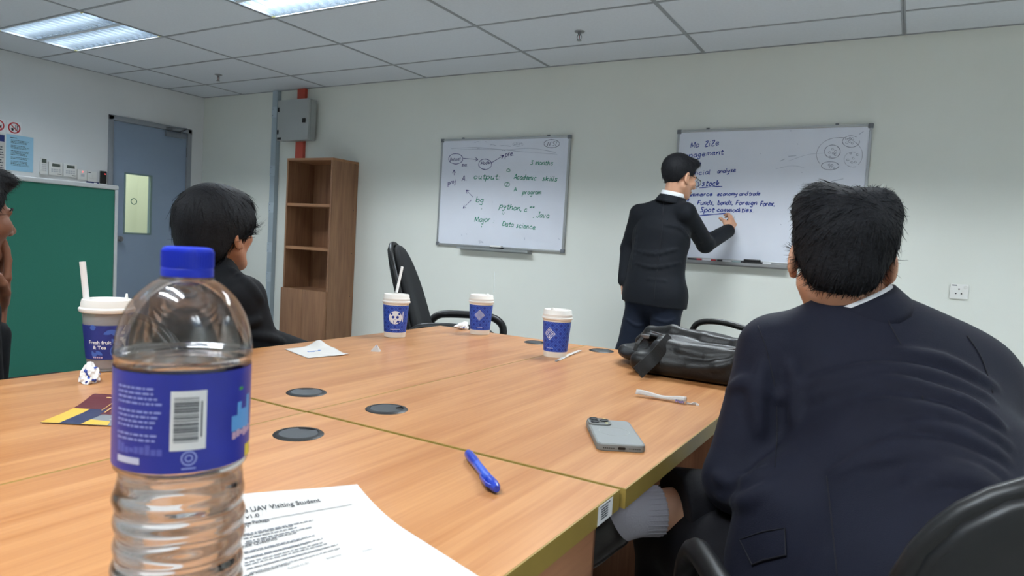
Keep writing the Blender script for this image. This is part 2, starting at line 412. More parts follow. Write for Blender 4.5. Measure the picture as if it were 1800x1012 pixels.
bx = thing('electrical_panel_box', 'grey metal electrical box mounted high above the wooden bookcase', 'electrical box', (-5.26, YB, 1.94))
M_BOX = mat('panel_box_grey', (163, 168, 168), .45); pb0, pb1, pz0, pz1 = -5.473, -5.049, 1.953, 2.338; py0 = YB-.095-.04
G().box(pb0, pb1, py0+.03, YB-.035, pz0, pz1).build('enclosure', M_BOX, bx, world=True, bevel=.004)
dr = G().box(pb0-.004, pb1-.0, py0, py0+.028, pz0-.003, pz1+.003).build('box_door', mat('panel_box_door', (168, 173, 174), .42), bx, world=True, bevel=.005)
G().box(pb1-.075, pb1-.035, py0-.006, py0, pz0+.16, pz0+.20).build('lock', M_BLK, dr, world=True)
for z in (pz0+.06, pz1-.11): G().box(pb0+.006, pb0+.022, py0-.006, py0, z, z+.04).build('hinge', M_BLK, dr, world=True)
G().box(pb0+.008, pb0+.06, py0-.002, py0, pz0+.006, pz0+.028).build('nameplate', M_BLK, dr, world=True)

# ------------------------------------------------------------------ bookcase
bX0, bX1, bY0, bZ = -5.088, -4.505, YB-.330, 1.748
bc = thing('bookcase', 'tall brown wooden bookcase with open shelves above two doors', 'bookcase', ((bX0+bX1)/2, (bY0+YB)/2, 0))
def bk(g, n, m, **k): return g.build(n, m, bc, world=True, **k)
bY1 = YB-.004
bk(G().box(bX0, bX0+.02, bY0, bY1, 0, bZ-.022), 'side_panel', M_CASE)
bk(G().box(bX1-.02, bX1, bY0, bY1, 0, bZ-.022), 'side_panel', M_CASE)
bk(G().box(bX0, bX1, bY0, bY1, bZ-.022, bZ), 'top_panel', M_CASEF)
bk(G().box(bX0+.02, bX1-.02, bY1-.008, bY1, .05, bZ-.022), 'back_panel', M_CASE)
for z in (1.322, .925): bk(G().box(bX0+.02, bX1-.02, bY0+.002, bY1-.008, z-.012, z+.014), 'shelf', M_CASEF)
bk(G().box(bX0+.02, bX1-.02, bY0+.004, bY1-.008, .525, .545), 'shelf', M_CASE)
bk(G().box(bX0+.02, bX1-.02, bY0+.004, bY1-.008, .08, .10), 'shelf', M_CASE)
bk(G().box(bX0+.02, bX1-.02, bY0+.03, bY0+.045, 0, .08), 'plinth', M_CASE)
xm = (bX0+bX1)/2-.005
bk(G().box(bX0-.002, xm-.0015, bY0-.020, bY0-.002, .085, .548), 'cabinet_door', M_CASE, bevel=.0015)
bk(G().box(xm+.0015, bX1-.004, bY0-.020, bY0-.002, .085, .548), 'cabinet_door', M_CASE, bevel=.0015)
for z in (1.30, .90, .50, 1.72): bk(G().lathe([(0, 0), (.005, 0), (.005, .002), (0, .002)], 8, Matrix.Translation((bX1, YB-.05, z)) @ Matrix.Rotation(math.pi/2, 4, 'Y')), 'cam_cover', M_BLK)

# ------------------------------------------------------------------ green partition board by the left wall
gb = thing('green_pinboard', 'large green pinboard with aluminium frame standing left of the blue door', 'pinboard', (-4.6, 1.7, 0))
M_GRN = mat('green_felt', (40, 104, 88), .95, noise=.06, nscale=300, bump=.2, bscale=500)
gy0, gy1, gz0, gz1 = .75, 2.604, .06, 1.308
G().box(-4.618, -4.598, gy0+.02, gy1-.02, gz0+.02, gz1-.03).build('felt_panel', M_GRN, gb, world=True)
M_GAL = mat('board_frame_aluminium', (196, 198, 200), .35, metal=.5)
G().box(-4.632, -4.586, gy0, gy1, gz1-.030, gz1).build('top_rail', M_GAL, gb, world=True, bevel=.010, seg=3)
G().box(-4.630, -4.590, gy0, gy1, gz0, gz0+.03).build('bottom_rail', M_GAL, gb, world=True, bevel=.005)
for y in (gy0, gy1-.022): G().box(-4.630, -4.590, y, y+.022, 0.02, gz1-.029).build('post', M_GAL, gb, world=True, bevel=.005)
for y in (gy0, gy1-.05): G().box(-4.78, -4.42, y, y+.05, 0, .022).build('foot', M_GREYP, gb, world=True, bevel=.005)

# ------------------------------------------------------------------ things on the left wall
def flatpanel(name, lab, cat, y0, y1, z0, z1, m, th=.0025, bevel=0):
    t = thing(name, lab, cat, (XL, (y0+y1)/2, z0)); G().box(XL+.0005, XL+th, y0, y1, z0, z1).build('sheet' if th < .004 else 'body', m, t, world=True, bevel=bevel); return t
def lines(parent, x, y0, y1, z0, z1, n, m, h=.0035, name='text_lines', seed=1, ragged=.25, para=()):
    g = G(); R_ = random.Random(seed)
    for i in range(n):
        if i in para: continue
        z = z1-(z1-z0)*(i+.5)/n; y = y0
        e = y1-(y1-y0)*ragged*R_.random()
        while y < e:
            wl = min(.006+.014*R_.random(), e-y); g.add([(x, y, z-h/2), (x, y+wl, z-h/2), (x, y+wl, z+h/2), (x, y, z+h/2)], [(0, 1, 2, 3)]); y += wl+.003
    return g.build(name, m, parent, world=True)
M_INK = mat('print_ink', (50, 56, 66), .7); M_BLUEP = mat('pale_blue_paper', (158, 202, 226), .75); M_NAVY = mat('navy_print', (36, 48, 110), .6)
po = flatpanel('notice_sheet', 'pale blue printed notice sheet taped on the left wall', 'notice', 2.889, 3.100, 1.458, 1.765, M_BLUEP)
lines(po, XL+.003, 2.925, 3.07, 1.50, 1.725, 20, M_INK, .0042, seed=3, para=(3, 7, 12, 15))
G().box(XL+.0026, XL+.003, 2.92, 2.972, 1.738, 1.743).build('heading', M_INK, po, world=True)
po = flatpanel('notice_sheet', 'white notice with a dark blue heading band at the left edge', 'notice', 2.670, 2.880, 1.445, 1.757, M_PAPER)
G().box(XL+.0026, XL+.003, 2.68, 2.876, 1.695, 1.75).build('heading_band', M_NAVY, po, world=True)
lines(po, XL+.003, 2.70, 2.872, 1.46, 1.66, 9, M_INK, .010, seed=9, ragged=.1)
M_SRED = mat('sign_red', (186, 44, 52), .5); M_SWH = mat('sign_white', (236, 236, 238), .45)
def ban_sign(lab, yc, zc, kind):
    t = flatpanel('prohibition_sign', lab, 'sign', yc-.056, yc+.056, zc-.056, zc+.056, M_SWH, .004, .0)
    g = G(); n = 36; x = XL+.0052
    for k in range(n):
        a0, a1 = 2*math.pi*k/n, 2*math.pi*(k+1)/n
        g.add([(x, yc+r*math.cos(a), zc+r*math.sin(a)) for a in (a0, a1) for r in (.037, .048)], [(0, 1, 3, 2)])
    a = math.radians(135); d = Vector((0, math.cos(a), math.sin(a))); q = Vector((0, -d.z, d.y)); c = Vector((x, yc, zc))
    g.add([c+d*.042+q*.004, c+d*.042-q*.004, c-d*.042-q*.004, c-d*.042+q*.004], [(0, 1, 2, 3)])
    g.build('red_ring_and_bar', M_SRED, t, world=True)
    g = G(); x = XL+.0046
    def pic(pts): g.add([(x, yc+a, zc+b) for a, b in pts], [tuple(range(len(pts)))])
    if kind == 'food':
        pic([(-.024, -.004), (-.002, -.004), (-.006, -.026), (-.020, -.026)]); pic([(-.012, -.004), (-.009, -.004), (-.003, .010), (-.006, .011)])
        pic([(.008, -.024), (.012, -.024), (.013, .004), (.016, .028), (.009, .028)]); pic([(.020, -.024), (.024, -.024), (.026, .028), (.020, .024)])
    else:
        pic([(-.022, -.016), (.012, -.016), (.012, .006), (-.022, .006)]); pic([(.012, -.006), (.026, .010), (.026, -.022)]); pic([(-.016, .006), (-.002, .006), (-.002, .018), (-.016, .018)])
    g.build('pictogram', M_BLK, t, world=True)
ban_sign('white square sign with a red ring crossing out cup and cutlery', 2.948, 1.825, 'food')
ban_sign('white square prohibition sign cut by the left edge of the photo', 2.826, 1.828, 'cam')
M_LCD = mat('lcd_grey', (88, 96, 90), .3); M_BTN = mat('button_grey', (196, 198, 204), .5)
t = thing('remote_control', 'white air conditioner remote in its wall holder beside the blue notice', 'remote', (XL, 3.178, 1.455))
G().box(XL, XL+.022, 3.153, 3.205, 1.455, 1.598).build('body', M_WHITE, t, world=True, bevel=.007)
G().box(XL+.022, XL+.0235, 3.160, 3.198, 1.555, 1.590).build('screen', M_LCD, t, world=True)
for i in range(4):
    for j in range(3): G().box(XL+.022, XL+.0245, 3.161+j*.0135, 3.170+j*.0135, 1.545-.017*i-.010, 1.545-.017*i).build('button', M_BTN, t, world=True)
G().box(XL, XL+.026, 3.150, 3.208, 1.452, 1.475).build('holder', M_WHITE, t, world=True, bevel=.004)
for k, (a, b, lab) in enumerate(((3.221, 3.336, 'white wall thermostat controller next to the remote control'), (3.345, 3.462, 'white wall thermostat controller next to the small switch plates'))):
    t = thing('wall_controller', lab, 'thermostat', (XL, (a+b)/2, 1.455), group='wall thermostat controllers')
    G().box(XL, XL+.020, a, b, 1.455, 1.573).build('body', M_WHITE, t, world=True, bevel=.004)
    G().box(XL+.020, XL+.0212, a+.026, b-.022, 1.533, 1.560).build('screen', M_LCD, t, world=True)
    for i in range(2):
        for j in range(4): G().box(XL+.020, XL+.0222, a+.020+j*.021, a+.034+j*.021, 1.512-.018*i-.010, 1.512-.018*i).build('button', M_BTN, t, world=True)
    G().box(XL+.020, XL+.0208, b-.045, b-.010, 1.466, 1.471).build('maker_mark', M_INK, t, world=True)
t = thing('alarm_plate', 'white wall plate with a small glowing red light', 'wall plate', (XL, 3.51, 1.44))
G().box(XL, XL+.014, 3.470, 3.556, 1.440, 1.535).build('plate', M_WHITE, t, world=True, bevel=.003)
G().lathe([(0, 0), (.004, 0), (.003, .003), (0, .003)], 10, Matrix.Translation((XL+.014, 3.515, 1.515)) @ Matrix.Rotation(math.pi/2, 4, 'Y')).build('red_light', mat('led_red', (255, 60, 60), .4, emit=6), t, world=True)
G().box(XL+.014, XL+.017, 3.50, 3.53, 1.47, 1.495).build('button', M_BTN, t, world=True)
t = thing('light_switch', 'white double rocker light switch left of the black card reader', 'switch', (XL, 3.60, 1.43))
G().box(XL, XL+.012, 3.560, 3.645, 1.435, 1.528).build('plate', M_WHITE, t, world=True, bevel=.003)
for a in (3.574, 3.606): G().box(XL+.012, XL+.016, a, a+.026, 1.462, 1.500).build('rocker', M_WHITE, t, world=True, bevel=.002)
G().box(XL+.012, XL+.0128, 3.566, 3.590, 1.513, 1.519).build('maker_mark', M_INK, t, world=True)
t = thing('card_reader', 'small black card reader with a red light beside the door frame', 'card reader', (XL, 3.70, 1.43))
G().box(XL, XL+.024, 3.676, 3.733, 1.425, 1.545).build('body', M_BLK, t, world=True, bevel=.006)
G().box(XL+.024, XL+.0255, 3.712, 3.722, 1.515, 1.521).build('red_light', MATS['led_red'], t, world=True)
t = thing('door_sticker', 'narrow dark blue sticker below the light switch', 'sticker', (XL, 3.60, 1.41))
G().box(XL+.0005, XL+.003, 3.556, 3.672, 1.412, 1.434).build('sticker_sheet', M_NAVY, t, world=True)
G().box(XL+.003, XL+.0034, 3.625, 3.655, 1.418, 1.428).build('sticker_print', M_SWH, t, world=True)
# socket on the back wall
t = thing('wall_socket', 'white three pin wall socket with a switch on the back wall', 'socket', (.245, YB, .91))
sx0, sx1, sz0, sz1 = .200, .291, .910, .997
G().box(sx0, sx1, YB-.012, YB, sz0, sz1).build('plate', M_WHITE, t, world=True, bevel=.003)
for a, b in ((.243, .968), (.229, .942), (.257, .942)): G().lathe([(0, 0), (.0042, 0), (.0042, .001), (0, .001)], 10, Matrix.Translation((a, YB-.0122, b)) @ Matrix.Rotation(math.pi/2, 4, 'X')).build('pin_hole', M_BLK, t, world=True)
G().lathe([(0, 0), (.010, 0), (.009, .004), (0, .004)], 14, Matrix.Translation((.275, YB-.0122, .982)) @ Matrix.Rotation(math.pi/2, 4, 'X')).build('switch_button', M_WHITE, t, world=True)
G().box(.207, .232, YB-.0126, YB-.012, .987, .992).build('maker_mark', M_INK, t, world=True)
# ------------------------------------------------------------------ four desks pushed together
def desk(lab, x0, x1, y0, y1, outer, zt, groms, drawers=False, ped_y=None):
    """outer = +1 when people sit on the +x side"""
    t = thing('office_desk', lab, 'desk', ((x0+x1)/2, (y0+y1)/2, 0), group='desks pushed into one table')
    def d(g, n, m, **k): return g.build(n, m, t, world=True, **k)
    d(G().box(x0+.0022, x1-.0022, y0+.0022, y1-.0022, zt-.028, zt), 'desktop', M_DESK)
    g = G()
    for a, b in ((x0, x0+.002), (x1-.002, x1)): g.box(a, b, y0, y1, zt-.028, zt-.0002)
    for a, b in ((y0, y0+.002), (y1-.002, y1)): g.box(x0+.002, x1-.002, a, b, zt-.028, zt-.0002)
    d(g, 'edge_band', M_EDGE)
    xi, xo = (x0, x1) if outer > 0 else (x1, x0)
    xin = xi+outer*.13
    d(G().box(min(xin, xin+outer*.018), max(xin, xin+outer*.018), y0+.05, y1-.05, .18, zt-.0285), 'modesty_panel', M_DESKB)
    xa, xb = sorted((xi+outer*.04, xo-outer*.06))
    for a in (y0+.03, y1-.05): d(G().box(xa, xb, a, a+.02, 0, zt-.0285), 'end_panel', M_DESKB, bevel=.001)
    for gx, gy, rot in groms:
        M = Matrix.Translation((gx, gy, zt)) @ Matrix.Rotation(rot, 4, 'Z')
        gr = d(G().lathe([(.030, -.006), (.030, .0002), (.0315, .0030), (.038, .0018), (.040, .0002), (.040, -.006)], 36, M, closed=True), 'grommet', M_GROMD, smooth=True)
        n = 36; poly = []
        for k in range(n):                                   # lid with a notch for cables
            a = 2*math.pi*k/n
            r = .0305
            if abs(((a+math.pi) % (2*math.pi))-math.pi) < .5: r = .0175
            poly.append((r*math.cos(a), r*math.sin(a)))
        G().prism(poly, .0007, .0022, M).build('grommet_lid', M_GROM, gr, world=True)
        G().lathe([(0, .0002), (.0308, .0002), (.0308, .0006), (0, .0006)], 24, M).build('grommet_hole_shade', M_BLK, gr, world=True)  # black disc on the solid top stands in for the hole's shade
    if drawers:
        px0, px1 = sorted((xo-outer*.022, xo-outer*.47)); ya, yb = ped_y
        bo = d(G().box(px0+(.02 if outer < 0 else 0), px1-(.02 if outer > 0 else 0), ya, yb, .03, zt-.03), 'pedestal', M_DESKB)
        zz = [zt-.034, zt-.165, zt-.30, .06]
        for k in range(3):
            fx = px1 if outer > 0 else px0
            dr_ = G().box(min(fx, fx-outer*.018), max(fx, fx-outer*.018), ya+.002, yb-.002, zz[k+1]+.003, zz[k]).build('drawer', M_DESKD, t, world=True, bevel=.0015)
            G().tube([(fx, (ya+yb)/2-.05, zz[k+1]+.09), (fx+outer*.022, (ya+yb)/2-.048, zz[k+1]+.09), (fx+outer*.022, (ya+yb)/2+.048, zz[k+1]+.09), (fx, (ya+yb)/2+.05, zz[k+1]+.09)], .005, 8).build('handle', M_ALU, dr_, world=True, smooth=True)
    return t
M_DESKD = wood('desk_drawer_laminate', (178, 126, 92), (150, 100, 72), .5, (26, 1.8, 26))
xs_, ye_ = -.926, .874
desk('far desk on the left side of the table, by the person in black', -1.531, xs_-.0015, ye_+.002, 2.100, -1, ZT, [(-1.039, .978, 2.4), (-1.071, 2.015, .3)])
desk('far desk on the right side of the table, with phone and bag', xs_+.0015, -.312, ye_+.002, 2.100, 1, ZT+.001, [(-.832, .984, .7), (-.838, 2.029, 2.2)])
desk('near desk on the left side of the table, partly hidden by the bottle', -1.531, xs_-.0015, -.345, ye_-.002, -1, ZT-.001, [(-1.04, .77, 3.6), (-1.04, -.24, 1.0)])
nd = desk('near desk on the right side of the table, with the printed papers', xs_+.0015, -.319, -.345, ye_-.002, 1, ZT, [(-.829, .767, 1.9), (-.83, -.24, .4)], drawers=True, ped_y=(.42, .845))
# asset sticker on the desk edge
t = thing('asset_sticker', 'small white printed asset sticker on the corner of the near right desk', 'sticker', (-.319, .83, .735))
sy0, sy1 = .797, .845
G().box(-.3188, -.3183, sy0, sy1, ZT-.0272, ZT-.002).build('sticker_sheet', M_SWH, t, world=True)
g = G()
for k in range(5): g.box(-.3183, -.3181, sy0+.010, sy1-.016, ZT-.0075-.0032*k-.0018, ZT-.0075-.0032*k)
g.box(-.3183, -.3181, sy0+.006, sy1-.010, ZT-.0052, ZT-.0038)
g.build('sticker_print', M_INK, t, world=True)

# ------------------------------------------------------------------ handwriting
FONT = {
'a': [[(3.2,3.3),(2,4),(.6,3),(.6,1),(1.8,0),(3,1),(3.3,3.6),(3.3,.8),(4.1,0)]],
'b': [[(.5,7),(.5,0)],[(.5,2.5),(2,4),(3.4,2.8),(3.2,.8),(1.8,0),(.5,.8)]],
'c': [[(3.2,3.3),(2,4),(.6,2.6),(.7,.9),(2,0),(3.4,.7)]],
'd': [[(3.3,2.9),(2,4),(.6,2.8),(.7,.8),(2,0),(3.2,1)],[(3.3,7),(3.3,0)]],
'e': [[(.7,2),(3.1,2.4),(2.8,3.7),(1.7,4),(.6,2.6),(.8,.7),(2.2,0),(3.6,.8)]],
'f': [[(3,6.6),(2,7),(1.3,6),(1.3,-1.5)],[(.2,3.8),(2.8,3.9)]],
'g': [[(3.2,3.3),(1.8,4),(.6,2.6),(1,.6),(2.4,.5),(3.2,2)],[(3.2,4),(3.2,-2),(2,-3),(.5,-2.3)]],
'h': [[(.5,7),(.5,0)],[(.5,2.4),(1.8,4),(3,3.3),(3.2,0)]],
'i': [[(.8,4),(.8,.4),(1.4,0)],[(.8,5.6),(1.0,5.9)]],
'j': [[(1.5,4),(1.5,-2),(.8,-3),(-.3,-2.4)],[(1.5,5.6),(1.7,5.9)]],
'k': [[(.5,7),(.5,0)],[(3,4),(.7,2)],[(.9,2.1),(3.2,0)]],
'l': [[(.6,7),(.6,.6),(1.3,0)]],
'm': [[(.4,4),(.4,0)],[(.4,2.6),(1.4,4),(2.2,3.3),(2.3,0)],[(2.3,2.6),(3.3,4),(4.2,3.3),(4.4,0)]],
'n': [[(.4,4),(.4,0)],[(.4,2.4),(1.8,4),(2.9,3.3),(3.1,0)]],
'o': [[(2,4),(.6,2.8),(.7,.8),(2,0),(3.3,1.2),(3.2,3),(2,4)]],
'p': [[(.5,4),(.4,-3.2)],[(.5,2.6),(2,4),(3.4,2.8),(3.1,.8),(1.7,.1),(.5,1)]],
'r': [[(.5,4),(.5,0)],[(.5,2.2),(1.6,3.8),(2.8,3.7)]],
's': [[(3,3.5),(1.8,4),(.8,3.2),(2.6,1.6),(2.8,.6),(1.6,0),(.5,.5)]],
't': [[(1.5,6),(1.4,.8),(2.2,0),(3,.5)],[(.2,4),(3,4.2)]],
'u': [[(.5,4),(.5,1.2),(1.6,0),(3,1.2)],[(3.1,4),(3.1,.5),(3.9,0)]],
'v': [[(.4,4),(1.8,0),(3.2,4)]],
'w': [[(.4,4),(1.2,0),(2.3,3),(3.4,0),(4.2,4)]],
'x': [[(.5,4),(3.2,0)],[(3.2,4),(.5,0)]],
'y': [[(.5,4),(.8,1.6),(2,1.2),(3,2)],[(3.2,4),(2.6,-1),(1.4,-3),(.3,-2.2)]],
'z': [[(.5,4),(3,4),(.5,0),(3.3,.1)]],
'A': [[(.2,0),(1.8,6.6),(3.6,0)],[(.9,2.4),(3,2.4)]],
'D': [[(.6,6.5),(.5,0)],[(.2,6.5),(2.6,6),(4,3.4),(2.8,.6),(.3,0)]],
'F': [[(.8,6.5),(.5,0)],[(.6,6.6),(3.8,6.8)],[(.7,3.4),(3,3.6)]],
'J': [[(3,6.5),(2.8,1),(1.6,-.3),(.3,1)],[(1.4,6.6),(4.4,6.7)]],
'M': [[(.3,0),(.7,6.2),(2.4,1.5),(4.2,6.4),(4.8,0)]],
'N': [[(.4,0),(.6,6.2),(3.2,.2),(3.5,6.4)]],
'S': [[(3.4,5.6),(2,6.6),(.8,5.2),(2.8,2.6),(2.6,.6),(1.2,0),(.2,.9)]],
'I': [[(.8,6.5),(.7,0)]],
'Z': [[(.4,6),(3.2,6.4),(.4,.2),(3.6,0)]],
'3': [[(.6,6.2),(3,6.2),(1.6,4),(3.2,2.4),(2.4,.3),(.5,.3)]],
'2': [[(.6,5),(1.8,6.2),(2.9,5),(.5,.2),(3.2,.2)]],
':': [[(.8,3.4),(.9,3.0)],[(.7,.7),(.8,.3)]], ',': [[(.8,.4),(.4,-1.2)]], '.': [[(.6,.3),(.8,.0)]],
'+': [[(.2,2.5),(2.6,2.6)],[(1.4,4),(1.4,1)]], ')': [[(.3,6),(1.6,3),(.4,-.5)]], "'": [[(.8,7),(.6,5.5)]]}
WIDTH = {'m': 5.2, 'w': 5, 'i': 2.1, 'l': 2, 'j': 2.4, ':': 2.4, ',': 1.8, '.': 1.8, 'M': 5.6, ' ': 3, 't': 3.4, 'f': 3, 'r': 3.2, '+': 3, 'A': 4.4, 'D': 4.8, 'I': 1.8, "'": 1.6, ')': 2.4}
def catmull(pts, n=4):
    if len(pts) < 3: return pts
    P = [pts[0]]+list(pts)+[pts[-1]]; out = []
    for i in range(1, len(P)-2):
        p0, p1, p2, p3 = [np.array(P[i+k], float) for k in (-1, 0, 1, 2)]
        for k in range(n):
            t = k/n; out.append(.5*((2*p1)+(-p0+p2)*t+(2*p0-5*p1+4*p2-p3)*t*t+(-p0+3*p1-3*p2+p3)*t**3))
    out.append(np.array(pts[-1], float))
    return out
class Ink:
    """marker strokes lying on a board whose face is the plane y = yb"""
    def __init__(s, yb, ox, oy, sc): s.g = G(); s.yb = yb; s.ox = ox; s.oy = oy; s.sc = sc; s.R = random.Random(5); s.items = []
    def w(s, zx, zy): p = ony(s.ox+zx/s.sc, s.oy+zy/s.sc, s.yb); return np.array([p[0], p[2]])
    def ribbon(s, pts, wd):
        m = len(pts); vs = []
        for i in range(m):
            t = pts[min(i+1, m-1)]-pts[max(i-1, 0)]; t = t/(np.linalg.norm(t)+1e-9); n = np.array([-t[1], t[0]])
            ww = 1.3*wd*(.75+.25*math.sin(i*1.3+m))
            for q in (-1, 1): p = pts[i]+n*q*ww/2; vs.append((p[0], s.yb, p[1]))
        s.g.add(vs, [(2*i, 2*i+1, 2*i+3, 2*i+2) for i in range(m-1)])
    def line(s, pts, wd=.005, smooth=True):
        s.nxt('drawn_line')
        P = [s.w(*p) for p in pts]
        s.ribbon([np.array(p) for p in (catmull(P, 5) if smooth else P)], wd)
    def arrow(s, a, b, wd=.005, hl=.03):
        s.nxt('drawn_arrow')
        A, B = s.w(*a), s.w(*b); s.ribbon([A, (A+B)/2, B], wd); d = (B-A)/np.linalg.norm(B-A)
        for an in (2.6, -2.6):
            c, n = math.cos(an), math.sin(an); e = np.array([d[0]*c-d[1]*n, d[0]*n+d[1]*c]); s.ribbon([B, B+e*hl], wd)
    def ell(s, c, r, wd=.005, a0=0.2, a1=6.6):
        s.nxt('drawn_ring')
        n = 30; s.ribbon([s.w(c[0]+r[0]*math.cos(a0+(a1-a0)*k/n), c[1]+r[1]*math.sin(a0+(a1-a0)*k/n)) for k in range(n+1)], wd)
    def text(s, txt, a, b, xh, wd=.0055, slant=.22):
        s.nxt('handwriting')
        A, B = s.w(*a), s.w(*b); tot = sum(WIDTH.get(c, 4.2) for c in txt); d = B-A; L_ = np.linalg.norm(d); ex = d/L_; ez = np.array([-ex[1], ex[0]])
        up = s.w(a[0], a[1]-xh)-A; hy = np.linalg.norm(up)/4; sx = L_/tot; x = 0
        for c in txt:
            for st in FONT.get(c, []):
                jx, jy = s.R.uniform(-.25, .25), s.R.uniform(-.25, .25)
                pts = [A+ex*((x+px_+jx)*sx+slant*(py_+jy)*hy)+ez*(py_+jy)*hy for px_, py_ in st]
                s.ribbon([np.array(p) for p in catmull(pts, 4)], wd)
            x += WIDTH.get(c, 4.2)
        return s
    def done(s, parent, m, name='handwriting', label=None, joined=False):
        if joined:
            g = G()
            for q, nm in s.items: g.add(q.v, q.f)
            o = g.build('faint_marks', m, parent, world=True, fixn=False, kind='stuff')
            if label: o['label'] = label
        else:
            for q, nm in s.items:
                o = q.build(nm, m, parent, world=True, fixn=False)
                if label: o['label'] = label
        s.items = []
    def nxt(s, nm): s.g = G(); s.items.append((s.g, nm))

M_BOARD = mat('whiteboard_enamel', (224, 228, 240), .22, noise=.02, nscale=5, coat=.2)
M_GREEN = mat('green_marker_ink', (24, 130, 104), .6); M_PURP = mat('purple_marker_ink', (62, 56, 122), .6)
M_BLUE = mat('blue_marker_ink', (38, 60, 150), .6); M_FAINT = mat('faint_ink', (172, 178, 196), .6); M_DARK = mat('dark_marker_ink', (84, 86, 110), .6)
def whiteboard(lab, x0, x1, z0, z1, tx0, tx1, clips):
    t = thing('whiteboard', lab, 'whiteboard', ((x0+x1)/2, YB, z0))
    def d(g, n, m, **k): return g.build(n, m, t, world=True, **k)
    d(G().box(x0+.010, x1-.010, YB-.018, YB-.004, z0+.010, z1-.010), 'writing_surface', M_BOARD)
    for a, b, c, e in ((x0, x1, z1-.016, z1), (x0, x1, z0, z0+.016), (x0, x0+.016, z0, z1), (x1-.016, x1, z0, z1)):
        d(G().box(a, b, YB-.024, YB-.002, c, e), 'frame_rail', M_ALU, bevel=.003)
    for a in (x0-.004, x1-.026):
        for c in (z0-.004, z1-.026): d(G().box(a, a+.030, YB-.027, YB-.001, c, c+.030), 'corner_cap', M_GREYP, bevel=.005)
    tr = d(G().box(tx0, tx1, YB-.070, YB-.001, z0-.012, z0-.006).box(tx0, tx1, YB-.073, YB-.069, z0-.020, z0-.001).box(tx0, tx1, YB-.006, YB-.001, z0-.030, z0-.006), 'pen_tray', M_ALU)
    for cx in clips: d(G().box(cx-.010, cx+.010, YB-.012, YB, z1-.002, z1+.012), 'wall_clip', M_GREYP)
    return t
wb1 = whiteboard('smaller whiteboard with green and purple notes, left of the standing man', -3.553, -2.332, 1.034, 1.931, -3.31, -2.62, (-3.34, -2.53))
wb2 = whiteboard('whiteboard with blue notes that the standing man writes on', -1.500, -.282, 1.044, 1.941, -1.44, -.70, (-1.294, -.484))
K = Ink(YB-.0186, 750, 220, 4.4)
K.ell((225, 260), (55, 40)); K.text('Dataset', (180, 278), (262, 270), 14, .0045); K.arrow((280, 256), (396, 266)); K.text('sm.', (268, 316), (318, 320), 16)
K.ell((452, 302), (50, 40), a0=-.6, a1=5.9); K.text('Model', (416, 306), (494, 298), 14, .0045); K.arrow((502, 290), (594, 234), .006); K.text('pre.', (606, 244), (676, 232), 24)
K.arrow((213, 386), (211, 346)); K.text('proj', (164, 462), (224, 446), 20); K.text('A.', (272, 432), (312, 430), 24)
K.arrow((358, 555), (306, 502)); K.arrow((345, 578), (282, 642))
K.done(wb1, M_PURP, label='purple handwriting and arrows')
K.text('3 months', (800, 304), (978, 310), 20); K.text('output:', (362, 414), (572, 420), 24, .0065); K.ell((632, 349), (13, 11)); K.text('Academic', (672, 416), (848, 426), 22, .0065)
K.text('skills', (890, 428), (1012, 434), 22, .0065); K.ell((622, 458), (19, 17)); K.text('2', (612, 468), (632, 467), 13, .004); K.text('A', (672, 512), (698, 510), 16); K.text('program', (738, 534), (886, 534), 20)
K.text('bg', (378, 592), (442, 596), 24, .0065); K.text(':', (500, 612), (514, 612), 22, .007); K.text('python,', (560, 638), (736, 664), 24, .0065); K.text('c', (752, 668), (780, 666), 22); K.text('++', (792, 648), (836, 645), 20)
K.text(',', (822, 712), (832, 712), 16); K.text('Java', (846, 710), (946, 718), 24); K.text('v', (580, 690), (602, 690), 14, .004)
K.text('Major', (368, 746), (492, 746), 24, .0065); K.text(':', (512, 754), (526, 754), 20); K.text('Data science.', (582, 776), (848, 808), 22, .006)
K.line([(425, 778), (424, 790)]); K.line([(426, 640), (425, 652)], .003)
K.done(wb1, M_GREEN, label='green handwriting')
K.ell((967, 143), (60, 31), .004); K.text("N'SI", (930, 162), (1004, 160), 20, .004)
K.done(wb1, M_DARK, label='dark handwriting in a ring')
for a, b in (((370, 134), (410, 130)), ((450, 130), (468, 134)), ((490, 152), (540, 160)), ((560, 160), (650, 164)), ((390, 182), (410, 182)), ((580, 196), (610, 198)), ((270, 842), (272, 858)), ((305, 840), (310, 846)), ((756, 868), (758, 888)), ((1020, 880), (1026, 884)), ((765, 348), (769, 350)), ((400, 895), (436, 905)), ((404, 912), (438, 908))):
    K.line([a, ((a[0]+b[0])/2, (a[1]+b[1])/2-4), b], .004)
K.text('when', (672, 156), (738, 150), 12, .0035); K.ell((705, 148), (42, 16), .002)
K.line([(190, 180), (400, 172), (600, 190), (800, 178), (1000, 210)], .004); K.line([(240, 190), (500, 184), (760, 206), (1010, 225)], .003)
K.done(wb1, M_FAINT, label='faint half-erased marks', joined=True)
K = Ink(YB-.0186, 1170, 200, 3.615)
K.text('Mo', (156, 218), (212, 213), 22); K.text('ZiZe', (246, 210), (342, 196), 20); K.text('Management', (84, 282), (370, 256), 18); K.text('Finance', (108, 336), (226, 328), 16)
K.text('Financial', (92, 394), (286, 382), 16); K.text('analyse', (326, 378), (446, 368), 15); K.text(')', (196, 470), (216, 468), 26); K.text('stock', (228, 458), (342, 456), 20, .007); K.line([(212, 470), (290, 464), (360, 461)], .006)
K.text('commerce', (118, 526), (300, 520), 14, .006); K.text('economy', (326, 522), (456, 518), 14, .006); K.text('and', (466, 520), (522, 518), 14); K.text('trade', (528, 520), (602, 516), 14)
